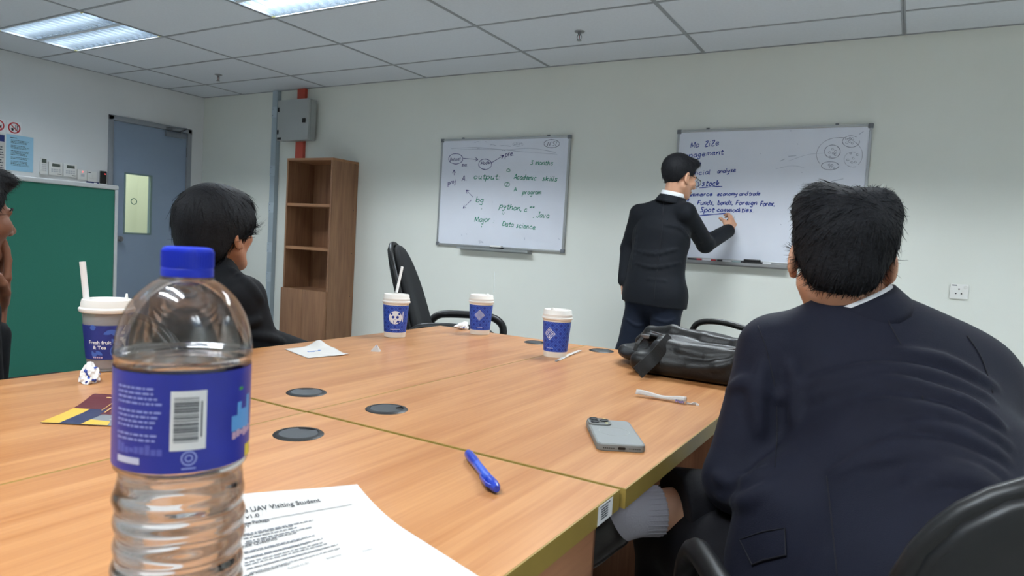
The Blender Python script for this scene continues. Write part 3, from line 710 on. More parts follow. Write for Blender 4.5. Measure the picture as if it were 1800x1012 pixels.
K.text('copy', (84, 560), (150, 554), 15); K.text('Funds,', (200, 578), (308, 578), 17, .006); K.text('bonds,', (328, 578), (428, 576), 17, .006); K.text('Foreign', (442, 578), (582, 578), 17, .006); K.text('Forex,', (598, 586), (694, 584), 18, .006)
K.text('Spot', (218, 624), (310, 624), 18, .0065); K.text('commodities.', (324, 622), (562, 624), 15, .0065); K.line([(214, 646), (310, 638), (400, 630)], .007); K.line([(262, 750), (300, 751)], .004)
K.done(wb2, M_BLUE, label='blue handwriting')
K.ell((1105, 260), (146, 110), .0025, 2.6, 6.9); K.ell((1060, 240), (50, 42), .004); K.ell((1178, 176), (54, 36), .0035, -.2, 5.4); K.ell((1045, 330), (56, 26), .004); K.ell((1190, 290), (56, 48), .002, 1.2, 5.0)
for c in ((1042, 245), (1066, 250), (1080, 238), (1044, 275), (1062, 224), (1078, 260), (1150, 160), (1172, 156), (1188, 158), (1152, 184), (1186, 186), (1168, 176), (1040, 324), (1058, 326), (1048, 340), (1070, 344), (1158, 292), (1218, 260), (1192, 282), (1184, 308), (1206, 306), (1176, 250)):
    K.ell(c, (7, 6), .003, 0, 5.6)
K.done(wb2, mat('grey_marker_ink', (138, 142, 160), .6), label='grey ringed sketch', joined=True)
for a, b in (((790, 108), (800, 108)), ((838, 190), (842, 194)), ((602, 252), (606, 255)), ((864, 372), (869, 373)), ((728, 300), (760, 286)), ((780, 270), (830, 266)), ((1000, 440), (1014, 432)), ((1050, 430), (1130, 412)), ((270, 754), (300, 755)), ((1230, 130), (1258, 112)), ((730, 702), (736, 704))):
    K.line([a, b], .004, False)
K.line([(780, 300), (900, 260), (1000, 250)], .002); K.line([(700, 350), (800, 330), (880, 342)], .002)
K.done(wb2, M_FAINT, label='faint half-erased marks', joined=True)
# things in the trays
def marker(lab, px0, px1, body, cap, yy=YB-.038):
    a = ony(px0, 456, yy)[0]; b = ony(px1, 458, yy)[0]; z = 1.044-.006+.0085
    t = thing('marker_pen', lab, 'marker', ((a+b)/2, yy, 1.038), group='marker pens in the tray')
    m = a+(b-a)*.66
    G().tube([(a, yy, z), (m, yy, z)], .008, 12).build('barrel', body, t, world=True, smooth=True)
    G().tube([(m, yy, z), (b-.004, yy, z), (b, yy, z)], [.0086, .0086, .006], 12).build('cap', cap, t, world=True, smooth=True)
M_MBLK = mat('marker_black', (30, 30, 40), .4); M_MRED = mat('marker_red', (170, 40, 50), .4); M_MWH = mat('marker_white', (220, 220, 224), .4); M_MGRN = mat('marker_green_grey', (150, 168, 170), .4)
marker('black marker with red cap, leftmost in the tray of the right whiteboard', 1209, 1233, M_MBLK, M_MRED)
marker('white marker with red cap in the tray of the right whiteboard', 1235, 1258, M_MWH, M_MRED)
marker('white marker with black cap in the tray of the right whiteboard', 1286, 1262, M_MWH, M_MBLK)
marker('grey green marker with black cap in the tray of the right whiteboard', 1288, 1310, M_MGRN, M_MBLK)
marker('white and black marker right of the eraser in the tray', 1356, 1334, M_MWH, M_MBLK)
def eraser(lab, px, zb, m1, m2):
    c = ony(px, 450, YB-.046); t = thing('board_eraser', lab, 'eraser', (c[0], YB-.0475, zb+.0005), group='board erasers')
    G().box(-.055, .055, -.020, .020, 0, .014).build('felt_pad', m1, t, bevel=.002); G().box(-.053, .053, -.018, .018, .014, .030).build('handle', m2, t, bevel=.005)
eraser('white topped eraser on the tray of the smaller whiteboard', 872, 1.028, M_BLK, M_WHITE)
eraser('black eraser between markers on the tray of the right whiteboard', 1323, 1.038, M_BLK, M_BLK)
# ------------------------------------------------------------------ things on the table
def wrap(vs, rfun, th0, z0):
    """bend flat (x,y) points round a vertical axis; theta 0 looks along local -y"""
    out = []
    for p in vs:
        z = z0+p[1]; r = rfun(z); a = th0+p[0]/r
        out.append((r*math.sin(a), -r*math.cos(a), z))
    return out
def patch(g, rfun, th0, x0, x1, z0, z1, n=None):
    n = n or max(1, int(abs(x1-x0)/.004)); m = max(1, int(abs(z1-z0)/.02))
    vs = [(x0+(x1-x0)*i/n, z0+(z1-z0)*j/m) for i in range(n+1) for j in range(m+1)]
    fs = [(i*(m+1)+j, (i+1)*(m+1)+j, (i+1)*(m+1)+j+1, i*(m+1)+j+1) for i in range(n) for j in range(m)]
    g.add(wrap(vs, rfun, th0, 0), fs)
def wpoly(g, rfun, th0, z0, pts): g.add(wrap(pts, rfun, th0, z0), [tuple(range(len(pts)))])
def wring(g, rfun, th0, z0, r0, r1, n=24, sx=1.0):
    for k in range(n):
        a0, a1 = 2*math.pi*k/n, 2*math.pi*(k+1)/n
        g.add(wrap([(sx*r*math.cos(a), r*math.sin(a)) for a in (a0, a1) for r in (r0, r1)], rfun, th0, z0), [(0, 1, 3, 2)])
def wdisc(g, rfun, th0, z0, r, n=20, dx=0, dy=0, sx=1.0):
    m = max(1, int(r/.0025))
    for k in range(n):
        a0, a1 = 2*math.pi*k/n, 2*math.pi*(k+1)/n
        for j in range(m):
            q0, q1 = r*j/m, r*(j+1)/m
            g.add(wrap([(dx+sx*q*math.cos(a), dy+q*math.sin(a)) for a, q in ((a0, q0), (a0, q1), (a1, q1), (a1, q0))][(1 if j == 0 else 0):], rfun, th0, z0), [(0, 1, 2) if j == 0 else (0, 1, 2, 3)])

# ---- water bottle
def glassy(name, tint, refl=.5, rough=.02):
    m = bpy.data.materials.new(name); m.use_nodes = True; nt = m.node_tree; nt.nodes.clear(); N = nt.nodes; L = nt.links
    out = N.new('ShaderNodeOutputMaterial'); tr = N.new('ShaderNodeBsdfTransparent'); tr.inputs[0].default_value = (*tint, 1)
    gl = N.new('ShaderNodeBsdfGlossy'); gl.inputs['Roughness'].default_value = rough; lw = N.new('ShaderNodeLayerWeight'); lw.inputs[0].default_value = refl
    mr = N.new('ShaderNodeMapRange'); mr.inputs['To Min'].default_value = .02; mr.inputs['To Max'].default_value = .75; L.new(lw.outputs['Fresnel'], mr.inputs[0])
    mx = N.new('ShaderNodeMixShader'); L.new(mr.outputs[0], mx.inputs[0]); L.new(tr.outputs[0], mx.inputs[1]); L.new(gl.outputs[0], mx.inputs[2]); L.new(mx.outputs[0], out.inputs[0])
    MATS[name] = m; return m
M_PET = glassy('clear_pet', (.965, .95, .945), .5, .06)
M_WATER = mat('water', (250, 252, 255), .0, trans=1.0, ior=1.33)
M_CAPB = mat('cap_blue', (22, 48, 190), .42)
M_LABEL = mat('label_blue', (48, 56, 158), .35, noise=.08, nscale=40)
bp_ = (-.400, .272); brot = math.atan2(.828, .561)
bt = thing('water_bottle', 'large clear plastic water bottle with blue cap and blue label', 'bottle', (bp_[0], bp_[1], ZT+.001), brot)
prof = [(.0, .006), (.018, .003), (.026, .0), (.033, .0005), (.0375, .006), (.0395, .016)]
z = .022
while z < .158:
    prof.append((.0388+.0008*math.cos(z/.0150*2*math.pi), z)); z += .00188
prof += [(.0372, .162), (.0368, .167), (.0385, .173), (.0402, .177), (.0402, .236), (.0408, .241), (.0407, .246), (.0400, .252), (.0386, .259), (.0364, .266), (.0335, .272), (.0300, .2775), (.0255, .2825), (.0205, .2868), (.0160, .2895), (.0138, .2915), (.0133, .2940), (.0133, .300), (.0128, .304)]
def smoothp(p, n=2):
    q = catmull([np.array(a) for a in p], n); return [(float(a[0]), float(a[1])) for a in q]
bprof = smoothp(prof, 2)
g = G().lathe(bprof, 72); g.f.pop()
shell = g.build('bottle_shell', M_PET, bt, smooth='all')
# ripples on the lower body are not perfectly level
for v in shell.data.vertices:
    if .02 < v.co.z < .16:
        a = math.atan2(v.co.y, v.co.x); k = 1+.012*math.sin(3*a+v.co.z*160)+.008*math.sin(5*a-v.co.z*90); v.co.x *= k; v.co.y *= k
wp = [(max(0, r-.0009), z+.0007) for r, z in prof if z < .236]; wp.append((.0392, .2375)); wp.append((0, .2375))
g = G().lathe(smoothp(wp[:-1], 2)+[(0, .2375)], 72)
wat = g.build('water', M_WATER, bt, smooth=True)
for v in wat.data.vertices:
    if .02 < v.co.z < .16:
        a = math.atan2(v.co.y, v.co.x); k = 1+.012*math.sin(3*a+v.co.z*160)+.008*math.sin(5*a-v.co.z*90); v.co.x *= k; v.co.y *= k
cap = G().lathe([(0, .310), (.0125, .310), (.0146, .3092), (.0152, .3075), (.0152, .2965), (.0155, .2962), (.0155, .2915), (.0146, .2912), (.0146, .3085), (0, .3085)], 60).build('cap', M_CAPB, bt, smooth=True)
rb = G()
for k in range(60):
    a = 2*math.pi*k/60; rb.box(-.0004, .0004, -.0156, -.0150, .2975, .3075, Matrix.Rotation(a, 4, 'Z'))
rb.build('grip_ribs', M_CAPB, cap, kind='stuff')
G().lathe([(.0131, .2895), (.0162, .2895), (.0162, .2905), (.0131, .2905)], 48, closed=True).build('neck_ring', M_PET, bt, smooth=True)
rl = lambda z: .0405
lb = G().lathe([(.0405, .1755), (.0405, .2355)], 96); lb.f = lb.f[:-2]
lab_ = lb.build('label', M_LABEL, bt, smooth='all')
r1 = lambda z: .0407; r2 = lambda z: .0408
dg_ = math.radians
g = G(); patch(g, r1, dg_(4), -.0100, .0100, .1895, .2255); g.build('barcode_panel', M_SWH, lab_)
g = G(); R_ = random.Random(3); z = .1945
while z < .2215:
    h = R_.choice((.0004, .0007, .0011)); patch(g, r2, dg_(3.2), -.0075, .0062, z, z+h); z += h+R_.choice((.0004, .0006, .0008))
patch(g, r2, dg_(3.2), .0074, .0082, .197, .219)
g.build('barcode_bars', M_INK, lab_)
M_LTXT = mat('label_print_pale', (150, 160, 225), .5); M_LPIC = mat('label_print_cyan', (96, 160, 220), .5); M_LPNK = mat('label_print_pink', (206, 168, 190), .5); M_LYEL = mat('label_print_yellow', (226, 200, 60), .5); M_LGRN = mat('label_print_green', (70, 160, 80), .5)
g = G()
for i, zz in enumerate((.2265, .2235, .2205, .2175, .2125, .2095, .2065, .2035, .1985, .1955)):
    x = -.0005-.0190
    while x < .0085-.004*R_.random():
        wl = R_.uniform(.0012, .0042); patch(g, r1, dg_(-33), x, x+wl, zz-.0007, zz+.0006, 1); x += wl+.0008
g.build('small_print', M_LTXT, lab_)
g = G(); patch(g, r1, dg_(-36), -.017, .001, .1805, .1845); g.build('white_stamp', mat('label_stamp', (206, 210, 236), .5), lab_)
g = G(); R_.seed(8)
for k in range(9): patch(g, r1, dg_(-58+k*5), -.0014, .0016, .1865+R_.uniform(0, .001), .1895+R_.uniform(0, .004), 1)
g.build('skyline_print', mat('label_skyline', (92, 100, 190), .5), lab_)
g = G(); wring(g, r1, dg_(5), .1845, .0036, .0046); wring(g, r1, dg_(5), .1845, .0015, .0024, 12); patch(g, r1, dg_(5), -.004, .004, .1778, .1788)
g.build('round_mark', M_LTXT, lab_)
g = G()
for a, b, c, d in ((-.004, .001, .196, .206), (.001, .005, .196, .214), (.005, .011, .196, .209), (.011, .016, .196, .217)): patch(g, r1, dg_(48), a, b, c, d)
g.build('building_print', M_LPIC, lab_)
g = G(); 
for k in range(6): patch(g, r1, dg_(45+k*5), -.001, .0022, .191+.0008*(k % 3), .1955+.001*(k % 2))
g.build('crowd_print', M_LPNK, lab_)
g = G(); patch(g, r1, dg_(51), 0, .004, .2215, .2235); g.build('leaf_print', M_LGRN, lab_)
g = G(); patch(g, r1, dg_(64), 0, .010, .176, .184); g.build('yellow_corner', M_LYEL, lab_)

# ---- paper cups
def diamond_mat():
    m = bpy.data.materials.new('cup_blue_lattice'); m.use_nodes = True; nt = m.node_tree; N = nt.nodes; L = nt.links; b = N['Principled BSDF']; b.inputs['Roughness'].default_value = .5
    tc = N.new('ShaderNodeTexCoord'); sp = N.new('ShaderNodeSeparateXYZ'); L.new(tc.outputs['Object'], sp.inputs[0])
    def mth(op, a, b_=None, c=None):
        n = N.new('ShaderNodeMath'); n.operation = op
        for i, q in enumerate((a, b_, c)):
            if q is None: continue
            if isinstance(q, (int, float)): n.inputs[i].default_value = q
            else: L.new(q, n.inputs[i])
        return n.outputs[0]
    ang = mth('ARCTAN2', sp.outputs[0], mth('MULTIPLY', sp.outputs[1], -1.0)); u = mth('MULTIPLY', ang, 10/math.pi); v = mth('MULTIPLY', sp.outputs[2], 84.0)
    a = mth('MULTIPLY', mth('ADD', u, v), .5); c = mth('MULTIPLY', mth('SUBTRACT', u, v), .5)
    fa = mth('ABSOLUTE', mth('SUBTRACT', mth('FRACT', mth('ADD', a, 50.0)), .5)); fc = mth('ABSOLUTE', mth('SUBTRACT', mth('FRACT', mth('ADD', c, 50.0)), .5))
    d = mth('MAXIMUM', fa, fc)
    r1_ = mth('COMPARE', d, .36, .045); r2_ = mth('LESS_THAN', d, .16); r3_ = mth('GREATER_THAN', mth('MINIMUM', fa, fc), .47)
    k = mth('MINIMUM', mth('ADD', mth('ADD', r1_, mth('MULTIPLY', r2_, -.9)), mth('MULTIPLY', r3_, 0.0)), 1.0)
    cr = N.new('ShaderNodeValToRGB'); E = cr.color_ramp.elements; E[0].position = 0; E[0].color = srgb(20, 46, 136); E[1].position = 1; E[1].color = srgb(74, 110, 200)
    e = E.new(.5); e.color = srgb(36, 70, 172)
    L.new(mth('MULTIPLY_ADD', k, .5, .45), cr.inputs[0]); L.new(cr.outputs[0], b.inputs['Base Color'])
    return m
M_CUPB = diamond_mat(); M_CUPW = mat('cup_paper_cream', (238, 228, 214), .6); M_LID = mat('lid_white', (240, 237, 232), .38); M_CWH = mat('cup_print_white', (236, 238, 244), .5); M_CBL = mat('cup_print_blue', (34, 62, 160), .5)
cupr = lambda z: .0345+.0080*z/.118+.0003
def paper_cup(lab, x, y, motif, mth_, straw=None, knob=None):
    cd_ = math.atan2(0-x, -(0-y))                      # local -y looks at the lens side of the table
    t = thing('paper_cup', lab, 'cup', (x, y, ZT+.001), cd_, group='blue paper cups with lids')
    G().lathe([(0, .004), (.0325, .004), (.0335, 0), (.0345, 0), (.0425, .118), (.0415, .118), (.0335, .008), (0, .006)], 48).build('cup_wall', M_CUPW, t, smooth=True)
    g = G(); n = 12; g.lathe([(cupr(.0165+.0885*k/n), .0165+.0885*k/n) for k in range(n+1)], 64); g.f = g.f[:-2]
    sl = g.build('printed_band', M_CUPB, t, smooth='all')
    lid = G().lathe([(.0424, .112), (.0455, .112), (.0462, .1145), (.0462, .1165), (.0440, .119), (.0442, .126), (.0425, .128), (.0415, .1375), (.0400, .1395), (.0380, .1395), (.0365, .1355), (0, .1345)], 56).build('lid', M_LID, t, smooth=True)
    if knob is not None:
        kx, ky = .031*math.sin(knob), -.031*math.cos(knob)
        G().lathe([(0, .133), (.0062, .133), (.0056, .143), (.0035, .1455), (0, .146)], 12, Matrix.Translation((kx, ky, 0))).build('stopper', M_LID, lid, smooth=True)
    rr = lambda z: cupr(z)+.0004; r_2 = lambda z: cupr(z)+.0006
    if motif == 'emblem':
        q = 1.28
        g = G(); wdisc(g, rr, mth_, .066, .0170*q, 28); g.build('round_emblem', M_CWH, sl)
        g = G()
        for s in (-1, 1):
            wdisc(g, r_2, mth_, .066, .0036*q, 12, s*.0056*q, .0012); wdisc(g, r_2, mth_, .066, .0030*q, 10, s*.0100*q, .0095*q)
        wpoly(g, r_2, mth_, .066, [(-.0012*q, -.0045*q), (.0012*q, -.0045*q), (0, -.006*q)]); wpoly(g, r_2, mth_, .066, [(-.0130*q, -.008*q), (-.004*q, -.0075*q), (-.003*q, -.0155*q), (-.009*q, -.0140*q)]); wpoly(g, r_2, mth_, .066, [(.006*q, -.007*q), (.0130*q, -.008*q), (.009*q, -.0140*q), (.001*q, -.0155*q)])
        g.build('emblem_print', M_CBL, sl)
        g = G(); patch(g, rr, mth_+.62, -.0012, .0022, .052, .086); g.build('side_lettering', M_CWH, sl)
        for zz in (.0265,):
            g = G(); [patch(g, rr, mth_, -.015+.0040*k, -.0116+.0040*k, zz, zz+.0014, 1) for k in range(8)]; g.build('small_lettering', M_CWH, sl)
    else:
        g = G(); q = .0078
        for dx, dy in ((0, .0105), (0, -.0105), (.0105, 0), (-.0105, 0)):
            for r0, r1_ in ((.0062, .0082), (0, .0030)):
                P0 = [(0, r0), (r0, 0), (0, -r0), (-r0, 0)]; P1 = [(0, r1_), (r1_, 0), (0, -r1_), (-r1_, 0)]
                for k in range(4):
                    pts = [P0[k], P1[k], P1[(k+1) % 4], P0[(k+1) % 4]] if r0 > 0 else [(0, 0), P1[k], P1[(k+1) % 4]]
                    wpoly(g, rr, mth_, .070, [(a+dx, b+dy) for a, b in pts])
        g.build('diamond_motif', M_CWH, sl)
        g = G(); [patch(g, rr, mth_, -.008+.0040*k, -.0046+.0040*k, .0265, .0278, 1) for k in range(5)]; g.build('small_lettering', M_CWH, sl)
    return t
def straw_thing(lab, a, b, r, m, parent=None):
    a, b = Vector(a), Vector(b); t = thing('drinking_straw', lab, 'straw', tuple(a), group='drinking straws')
    d = (b-a); q = d.to_track_quat('Z', 'Y').to_matrix().to_4x4(); L_ = d.length
    G().lathe([(r, 0), (r, L_), (r*.86, L_), (r*.86, 0)], 14, q, closed=True).build('straw_tube', m, t, smooth=True)
    return t
paper_cup('blue paper cup with a round white emblem, in front of the empty chair', -1.448, 1.735, 'emblem', -.02)
paper_cup('blue paper cup with white diamonds beside a crumpled napkin, furthest on table', -1.310, 2.035, 'diamond', -.10, knob=.75)
paper_cup('blue paper cup with white diamonds and lid stopper, nearest the standing man', -.897, 1.815, 'diamond', -.52, knob=-.45)
M_STRW = mat('straw_white', (236, 234, 232), .45)
dcup = 2.24
straw_thing('thin white straw standing in the cup with the round emblem', at(697, 514, 2.265), at(707, 469, 2.30), .0046, M_STRW)
straw_thing('very thin pale straw standing in the furthest blue cup', at(868, 514, 2.475), at(869, 478, 2.50), .0016, mat('straw_clear', (214, 222, 222), .4))

# ---- frosted cold-drink cup on the left
def frosted(name, col, a, rough=.4):
    m = bpy.data.materials.new(name); m.use_nodes = True; nt = m.node_tree; N = nt.nodes; L = nt.links; b = N['Principled BSDF']; b.inputs['Base Color'].default_value = srgb(*col); b.inputs['Roughness'].default_value = rough
    tr = N.new('ShaderNodeBsdfTransparent'); mx = N.new('ShaderNodeMixShader'); mx.inputs[0].default_value = a
    L.new(tr.outputs[0], mx.inputs[1]); L.new(b.outputs[0], mx.inputs[2]); L.new(mx.outputs[0], N['Material Output'].inputs[0]); return m
M_FROST = frosted('frosted_cup_plastic', (206, 206, 210), .30); M_TEA = frosted('brown_tea', (96, 40, 30), .85, .1)
M_SLV = mat('sleeve_navy', (40, 52, 128), .5, noise=.06, nscale=60)
cx4, cy4 = -1.505, .835
t = thing('cold_drink_cup', 'frosted plastic cup with white lid and navy sleeve at the left', 'cup', (cx4, cy4, ZT+.001), math.atan2(-cx4, cy4))
cr4 = lambda z: .0360+.0125*z/.132
G().lathe([(0, .003), (.0340, .003), (.0350, 0), (cr4(.0), .002), (cr4(.132), .132), (cr4(.132)-.001, .132), (cr4(.006)-.001, .006), (0, .005)], 48).build('cup_wall', M_FROST, t, smooth=True)
G().lathe([(0, .0065), (cr4(.0065)-.0015, .0065), (cr4(.022)-.0015, .022), (0, .022)], 40).build('tea', M_TEA, t, smooth=True)
g = G().lathe([(cr4(.026)+.0008, .026), (cr4(.060)+.0008, .060), (cr4(.100)+.0008, .100)], 64); g.f = g.f[:-2]
sl = g.build('sleeve', M_SLV, t, smooth='all')
ld4 = G().lathe([(.0485, .126), (.0525, .126), (.0545, .129), (.0545, .134), (.0510, .137), (.0505, .144), (.0485, .1525), (.0465, .1535), (.0445, .1515), (0, .150)], 56).build('lid', M_LID, t, smooth=True)
G().lathe([(0, .149), (.0040, .149), (.0030, .158), (.0022, .165), (0, .166)], 10, Matrix.Translation((.036, .0, 0))).build('sip_tab', M_LID, ld4, smooth=True)
rr = lambda z: cr4(z)+.0012; r_2 = lambda z: cr4(z)+.0014
M_SPAL = mat('sleeve_print_blue', (70, 104, 186), .5)
g = G()
def leaf(g, th, z0, L_, wd, an):
    c, s = math.cos(an), math.sin(an); n = 7; top = []; bot = []
    for k in range(n+1):
        u = k/n; h = wd*math.sin(math.pi*u)**.8; top.append((u*L_*c-h*s, u*L_*s+h*c)); bot.append((u*L_*c+h*s, u*L_*s-h*c))
    for k in range(n): wpoly(g, rr, th, z0, [top[k], top[k+1], bot[k+1], bot[k]])
for th, z0, L_, wd, an in ((-.15, .082, .024, .005, .35), (.1, .090, .026, .006, -.5), (.35, .084, .024, .005, .6), (-.75, .094, .014, .006, .2), (.2, .072, .02, .004, -.9), (-.7, .045, .018, .004, -1.2), (-.5, .045, .016, .004, -.6), (-.62, .032, .014, .003, .9)): leaf(g, th, z0, L_, wd, an)
wring(g, rr, .52, .045, .013, .0155, 20); wring(g, rr, .52, .045, .0, .004, 10)
g.build('leaf_print', M_SPAL, sl)
g = G()
vs, fs = text_geo('Fresh fruit', .0108, 'CENTER', bold=.0002); g.add(wrap(vs, rr, -.33, .060), fs)
vs, fs = text_geo('& Tea', .0108, 'CENTER', bold=.0002); g.add(wrap(vs, rr, -.33, .049), fs)
g.build('sleeve_lettering', M_CWH, sl)
g = G(); [patch(g, rr, -.62+.10*k, -.0012, .0014, .0295, .0325, 1) for k in range(5)]; g.build('small_icons', mat('sleeve_icon_pink', (206, 176, 190), .5), sl)
g = G(); wpoly(g, rr, .72, .078, [(-.006, -.010), (.004, -.012), (.006, .008), (-.004, .010)]); wpoly(g, rr, .72, .078, [(.000, .011), (.0025, .0105), (.007, .022), (.005, .0225)])
wpoly(g, rr, .80, .06, [(-.004, .006), (.008, .010), (.008, -.012)]); g.build('cup_picture', M_CWH, sl)
g = G(); wpoly(g, r_2, .72, .078, [(-.0055, -.003), (.0048, -.004), (.0055, .002), (-.005, .003)]); g.build('cup_picture_band', M_CBL, sl)
straw_thing('thick white straw standing in the frosted cold drink cup', at(152, 528, 1.475), at(145, 460, 1.462), .0062, M_STRW)

# ---- paper bits
def bluemark(name, thr, scale, base=(238, 236, 234)):
    m = bpy.data.materials.new(name); m.use_nodes = True; nt = m.node_tree; N = nt.nodes; L = nt.links; b = N['Principled BSDF']; b.inputs['Roughness'].default_value = .85
    tc = N.new('ShaderNodeTexCoord'); n = N.new('ShaderNodeTexNoise'); n.inputs['Scale'].default_value = scale; n.inputs['Detail'].default_value = 1; L.new(tc.outputs['Object'], n.inputs['Vector'])
    cr = N.new('ShaderNodeValToRGB'); cr.color_ramp.interpolation = 'CONSTANT'; cr.color_ramp.elements[0].color = srgb(*base); cr.color_ramp.elements[1].position = thr; cr.color_ramp.elements[1].color = srgb(52, 76, 160)
    L.new(n.outputs['Fac'], cr.inputs[0]); L.new(cr.outputs[0], b.inputs['Base Color']); return m
M_TIS = bluemark('tissue_print', .66, 45); M_TIS2 = bluemark('wrapper_print', .60, 80)
def crumple(name, lab, cat, loc, size, m, seed, amp=.45, rot=0):
    R2 = random.Random(seed); bm = bmesh.new(); bmesh.ops.create_icosphere(bm, subdivisions=3, radius=1)
    pl = [(Vector((R2.gauss(0, 1), R2.gauss(0, 1), R2.gauss(0, 1))).normalized(), R2.uniform(.5, 1.0)) for _ in range(26)]
    for v in bm.verts:
        d = v.co.normalized(); r = min([h/max(d.dot(n), .12) for n, h in pl]+[1.35]); v.co = d*(r*(1-.2*amp)+R2.uniform(-.13, .13)*amp)
    me = bpy.data.meshes.new(name); bm.to_mesh(me); bm.free()
    z0 = min(v.co.z for v in me.vertices)*.55
    for v in me.vertices: v.co = Vector((v.co.x*size[0], v.co.y*size[1], max(v.co.z-z0, 0)*size[2]))
    o = link_mesh(name, me, m); o.location = loc; o.rotation_euler = (0, 0, rot); tag(o, lab, cat); return o
c = onz(816, 578); crumple('crumpled_napkin', 'crumpled white napkin with a blue mark beside the furthest cup', 'napkin', (c[0], c[1]-.01, ZT), (.030, .036, .030), M_TIS, 4, .5)
c = onz(156, 674); cw = crumple('crumpled_wrapper', 'crumpled white wrapper with blue print in front of the cold drink cup', 'wrapper', (c[0]-.012, c[1]+.01, ZT), (.031, .034, .036), M_TIS2, 11, .9, .6)
c = onz(660, 617); t = thing('folded_tissue', 'tiny folded white tissue scrap with a blue line on the table', 'tissue', (c[0], c[1], ZT), .5)
G().add([(-.013, -.008, 0), (.013, -.009, 0), (.015, .008, 0), (-.010, .010, .0), (.004, -.004, .020), (-.002, .004, .016)], [(0, 1, 4), (1, 2, 4), (2, 5, 4), (2, 3, 5), (3, 0, 5), (0, 4, 5), (0, 3, 2, 1)]).build('tissue_fold', M_PAPER, t)
G().add([(.0037, -.0058, .0142), (.0052, -.0064, .0140), (.0046, -.0048, .0192), (.0038, -.0047, .0190)], [(0, 1, 2, 3)]).build('blue_line', M_CBL, t)
# flat napkin with a raised corner
A, B, C_, D_ = [Vector(onz(*q)) for q in ((500, 614), (541, 630), (613, 624), (570, 604))]; D_ = A+(C_-B)*1.0
nk = thing('flat_napkin', 'unfolded white napkin with one raised corner lying on the table', 'napkin', tuple(A.xy)+(ZT,))
def nap(u, v):
    p = A*(1-u)*(1-v)+B*u*(1-v)+C_*u*v+D_*(1-u)*v
    z = ZT+.0012+.022*math.exp(-((u-.12)**2/.03+(v-.80)**2/.03))+.0025*(1+math.sin(u*9+v*4))*(v)+.003*math.exp(-((u-.9)**2+(v-.5)**2)/.01)
    return (p.x-.02*math.exp(-((u-.12)**2+(v-.8)**2)/.02)*0, p.y, z)
G().sheet(nap, 16, 16).build('napkin_sheet', M_PAPER, nk, world=True, smooth='all', solid=.0006)
g = G()
for k in range(7):
    u, v = .46+.02*(k % 3), .34+.045*k; p = Vector(nap(u, v)); g.box(p.x-.004, p.x+.003, p.y-.0025, p.y+.0025, p.z+.0004, p.z+.0011)
g.build('blue_logo', mat('napkin_print', (100, 130, 190), .7), nk, world=True)
# straw wrappers
a, b = Vector(onz(977, 636)), Vector(onz(1019, 617)); t = thing('straw_wrapper', 'thin empty straw wrapper lying beside the cup nearest the standing man', 'wrapper', tuple(a.xy)+(ZT,))
d = (b-a).normalized(); nn = Vector((-d.y, d.x, 0))
G().strap([a+Vector((0, 0, .001))+d*.02, a.lerp(b, .5)+Vector((0, 0, .004)), b+Vector((0, 0, .002))], nn, .011, .002).build('paper_sleeve', M_PAPER, t, world=True)
G().strap([a+Vector((0, 0, .001)), a+d*.012+Vector((0, 0, .003)), a+d*.022+Vector((0, 0, .002))], nn, .006, .003).build('torn_tip', mat('wrapper_tip', (120, 118, 120), .7), t, world=True)
a, b = Vector(onz(1118, 697)), Vector(onz(1206, 711)); e = Vector(onz(1226, 713)); t = thing('straw_wrapper', 'wide white straw wrapper with blue lettering near the phone', 'wrapper', tuple(a.xy)+(ZT,))
d = (b-a).normalized(); nn = Vector((-d.y, d.x, 0))
def ws(u, v):
    p = a.lerp(b, u)+nn*(.004*math.sin(u*3.1)); w_ = .0065*math.cos((v-.5)*math.pi*1.0)
    return (p.x+nn.x*(v-.5)*.011, p.y+nn.y*(v-.5)*.011, ZT+.001+(.013+.003*math.sin(u*7+1))*math.sin(math.pi*(.08+.84*v))**.7)
G().sheet(ws, 14, 8).build('paper_sleeve', M_PAPER, t, world=True, smooth='all', solid=.0006)
vs, fs = text_geo('Fresh', .0085, bold=.0002); o0 = a.lerp(b, .80)-nn*.0068+Vector((0, 0, .0035))
G().add([tuple(o0+d*p[0]+Vector((0, 0, p[1]*.95))+nn*(p[1]*.25)) for p in vs], fs).build('lettering', M_CBL, t, world=True)
G().strap([b+Vector((0, 0, .004)), b.lerp(e, .4)+Vector((0, 0, .003)), b.lerp(e, .7)+Vector((0, 0, .005)), e+Vector((0, 0, .004))], [(0, 0, 1), tuple(nn), (0, 0, 1), tuple(nn)], .006, .002).build('twisted_end', M_PAPER, t, world=True)
crumple('wrapper_end', 'x', 'x', e+Vector((0, 0, -.001)), (.005, .005, .005), M_TIS2, 3).parent = t
o = bpy.data.objects['wrapper_end']; o.location = Vector(e)-t.location; o.location.z = 0.0
for k in ('label', 'category'): del o[k]

# ---- phone
zt_ = ZT+.0125
TL, TR, BR, BL = [Vector(onz(*q, zt_)) for q in ((1031, 737), (1103, 738), (1138, 781), (1048, 783))]
cen = (TL+TR+BR+BL)/4; ax = ((TL+TR)/2-(BL+BR)/2); ang = math.atan2(ax.y, ax.x)-math.pi/2
ph = thing('mobile_phone', 'mobile phone in a grey matte case lying face down', 'phone', (cen.x, cen.y, ZT+.001), ang)
M_CASEP = mat('phone_case_grey', (116, 118, 116), .5); M_PBACK = mat('phone_back_grey', (134, 138, 138), .42)
def rrect(w_, h, r, n=6):
    pts = []
    for sx, sy, a0 in ((1, 1, 0), (-1, 1, 90), (-1, -1, 180), (1, -1, 270)):
        for k in range(n+1):
            a = math.radians(a0+90*k/n); pts.append((sx*(w_/2-r)+r*math.cos(a), sy*(h/2-r)+r*math.sin(a)))
    return pts
print('PHONE', ax.length, ((TR+BR)/2-(TL+BL)/2).length)
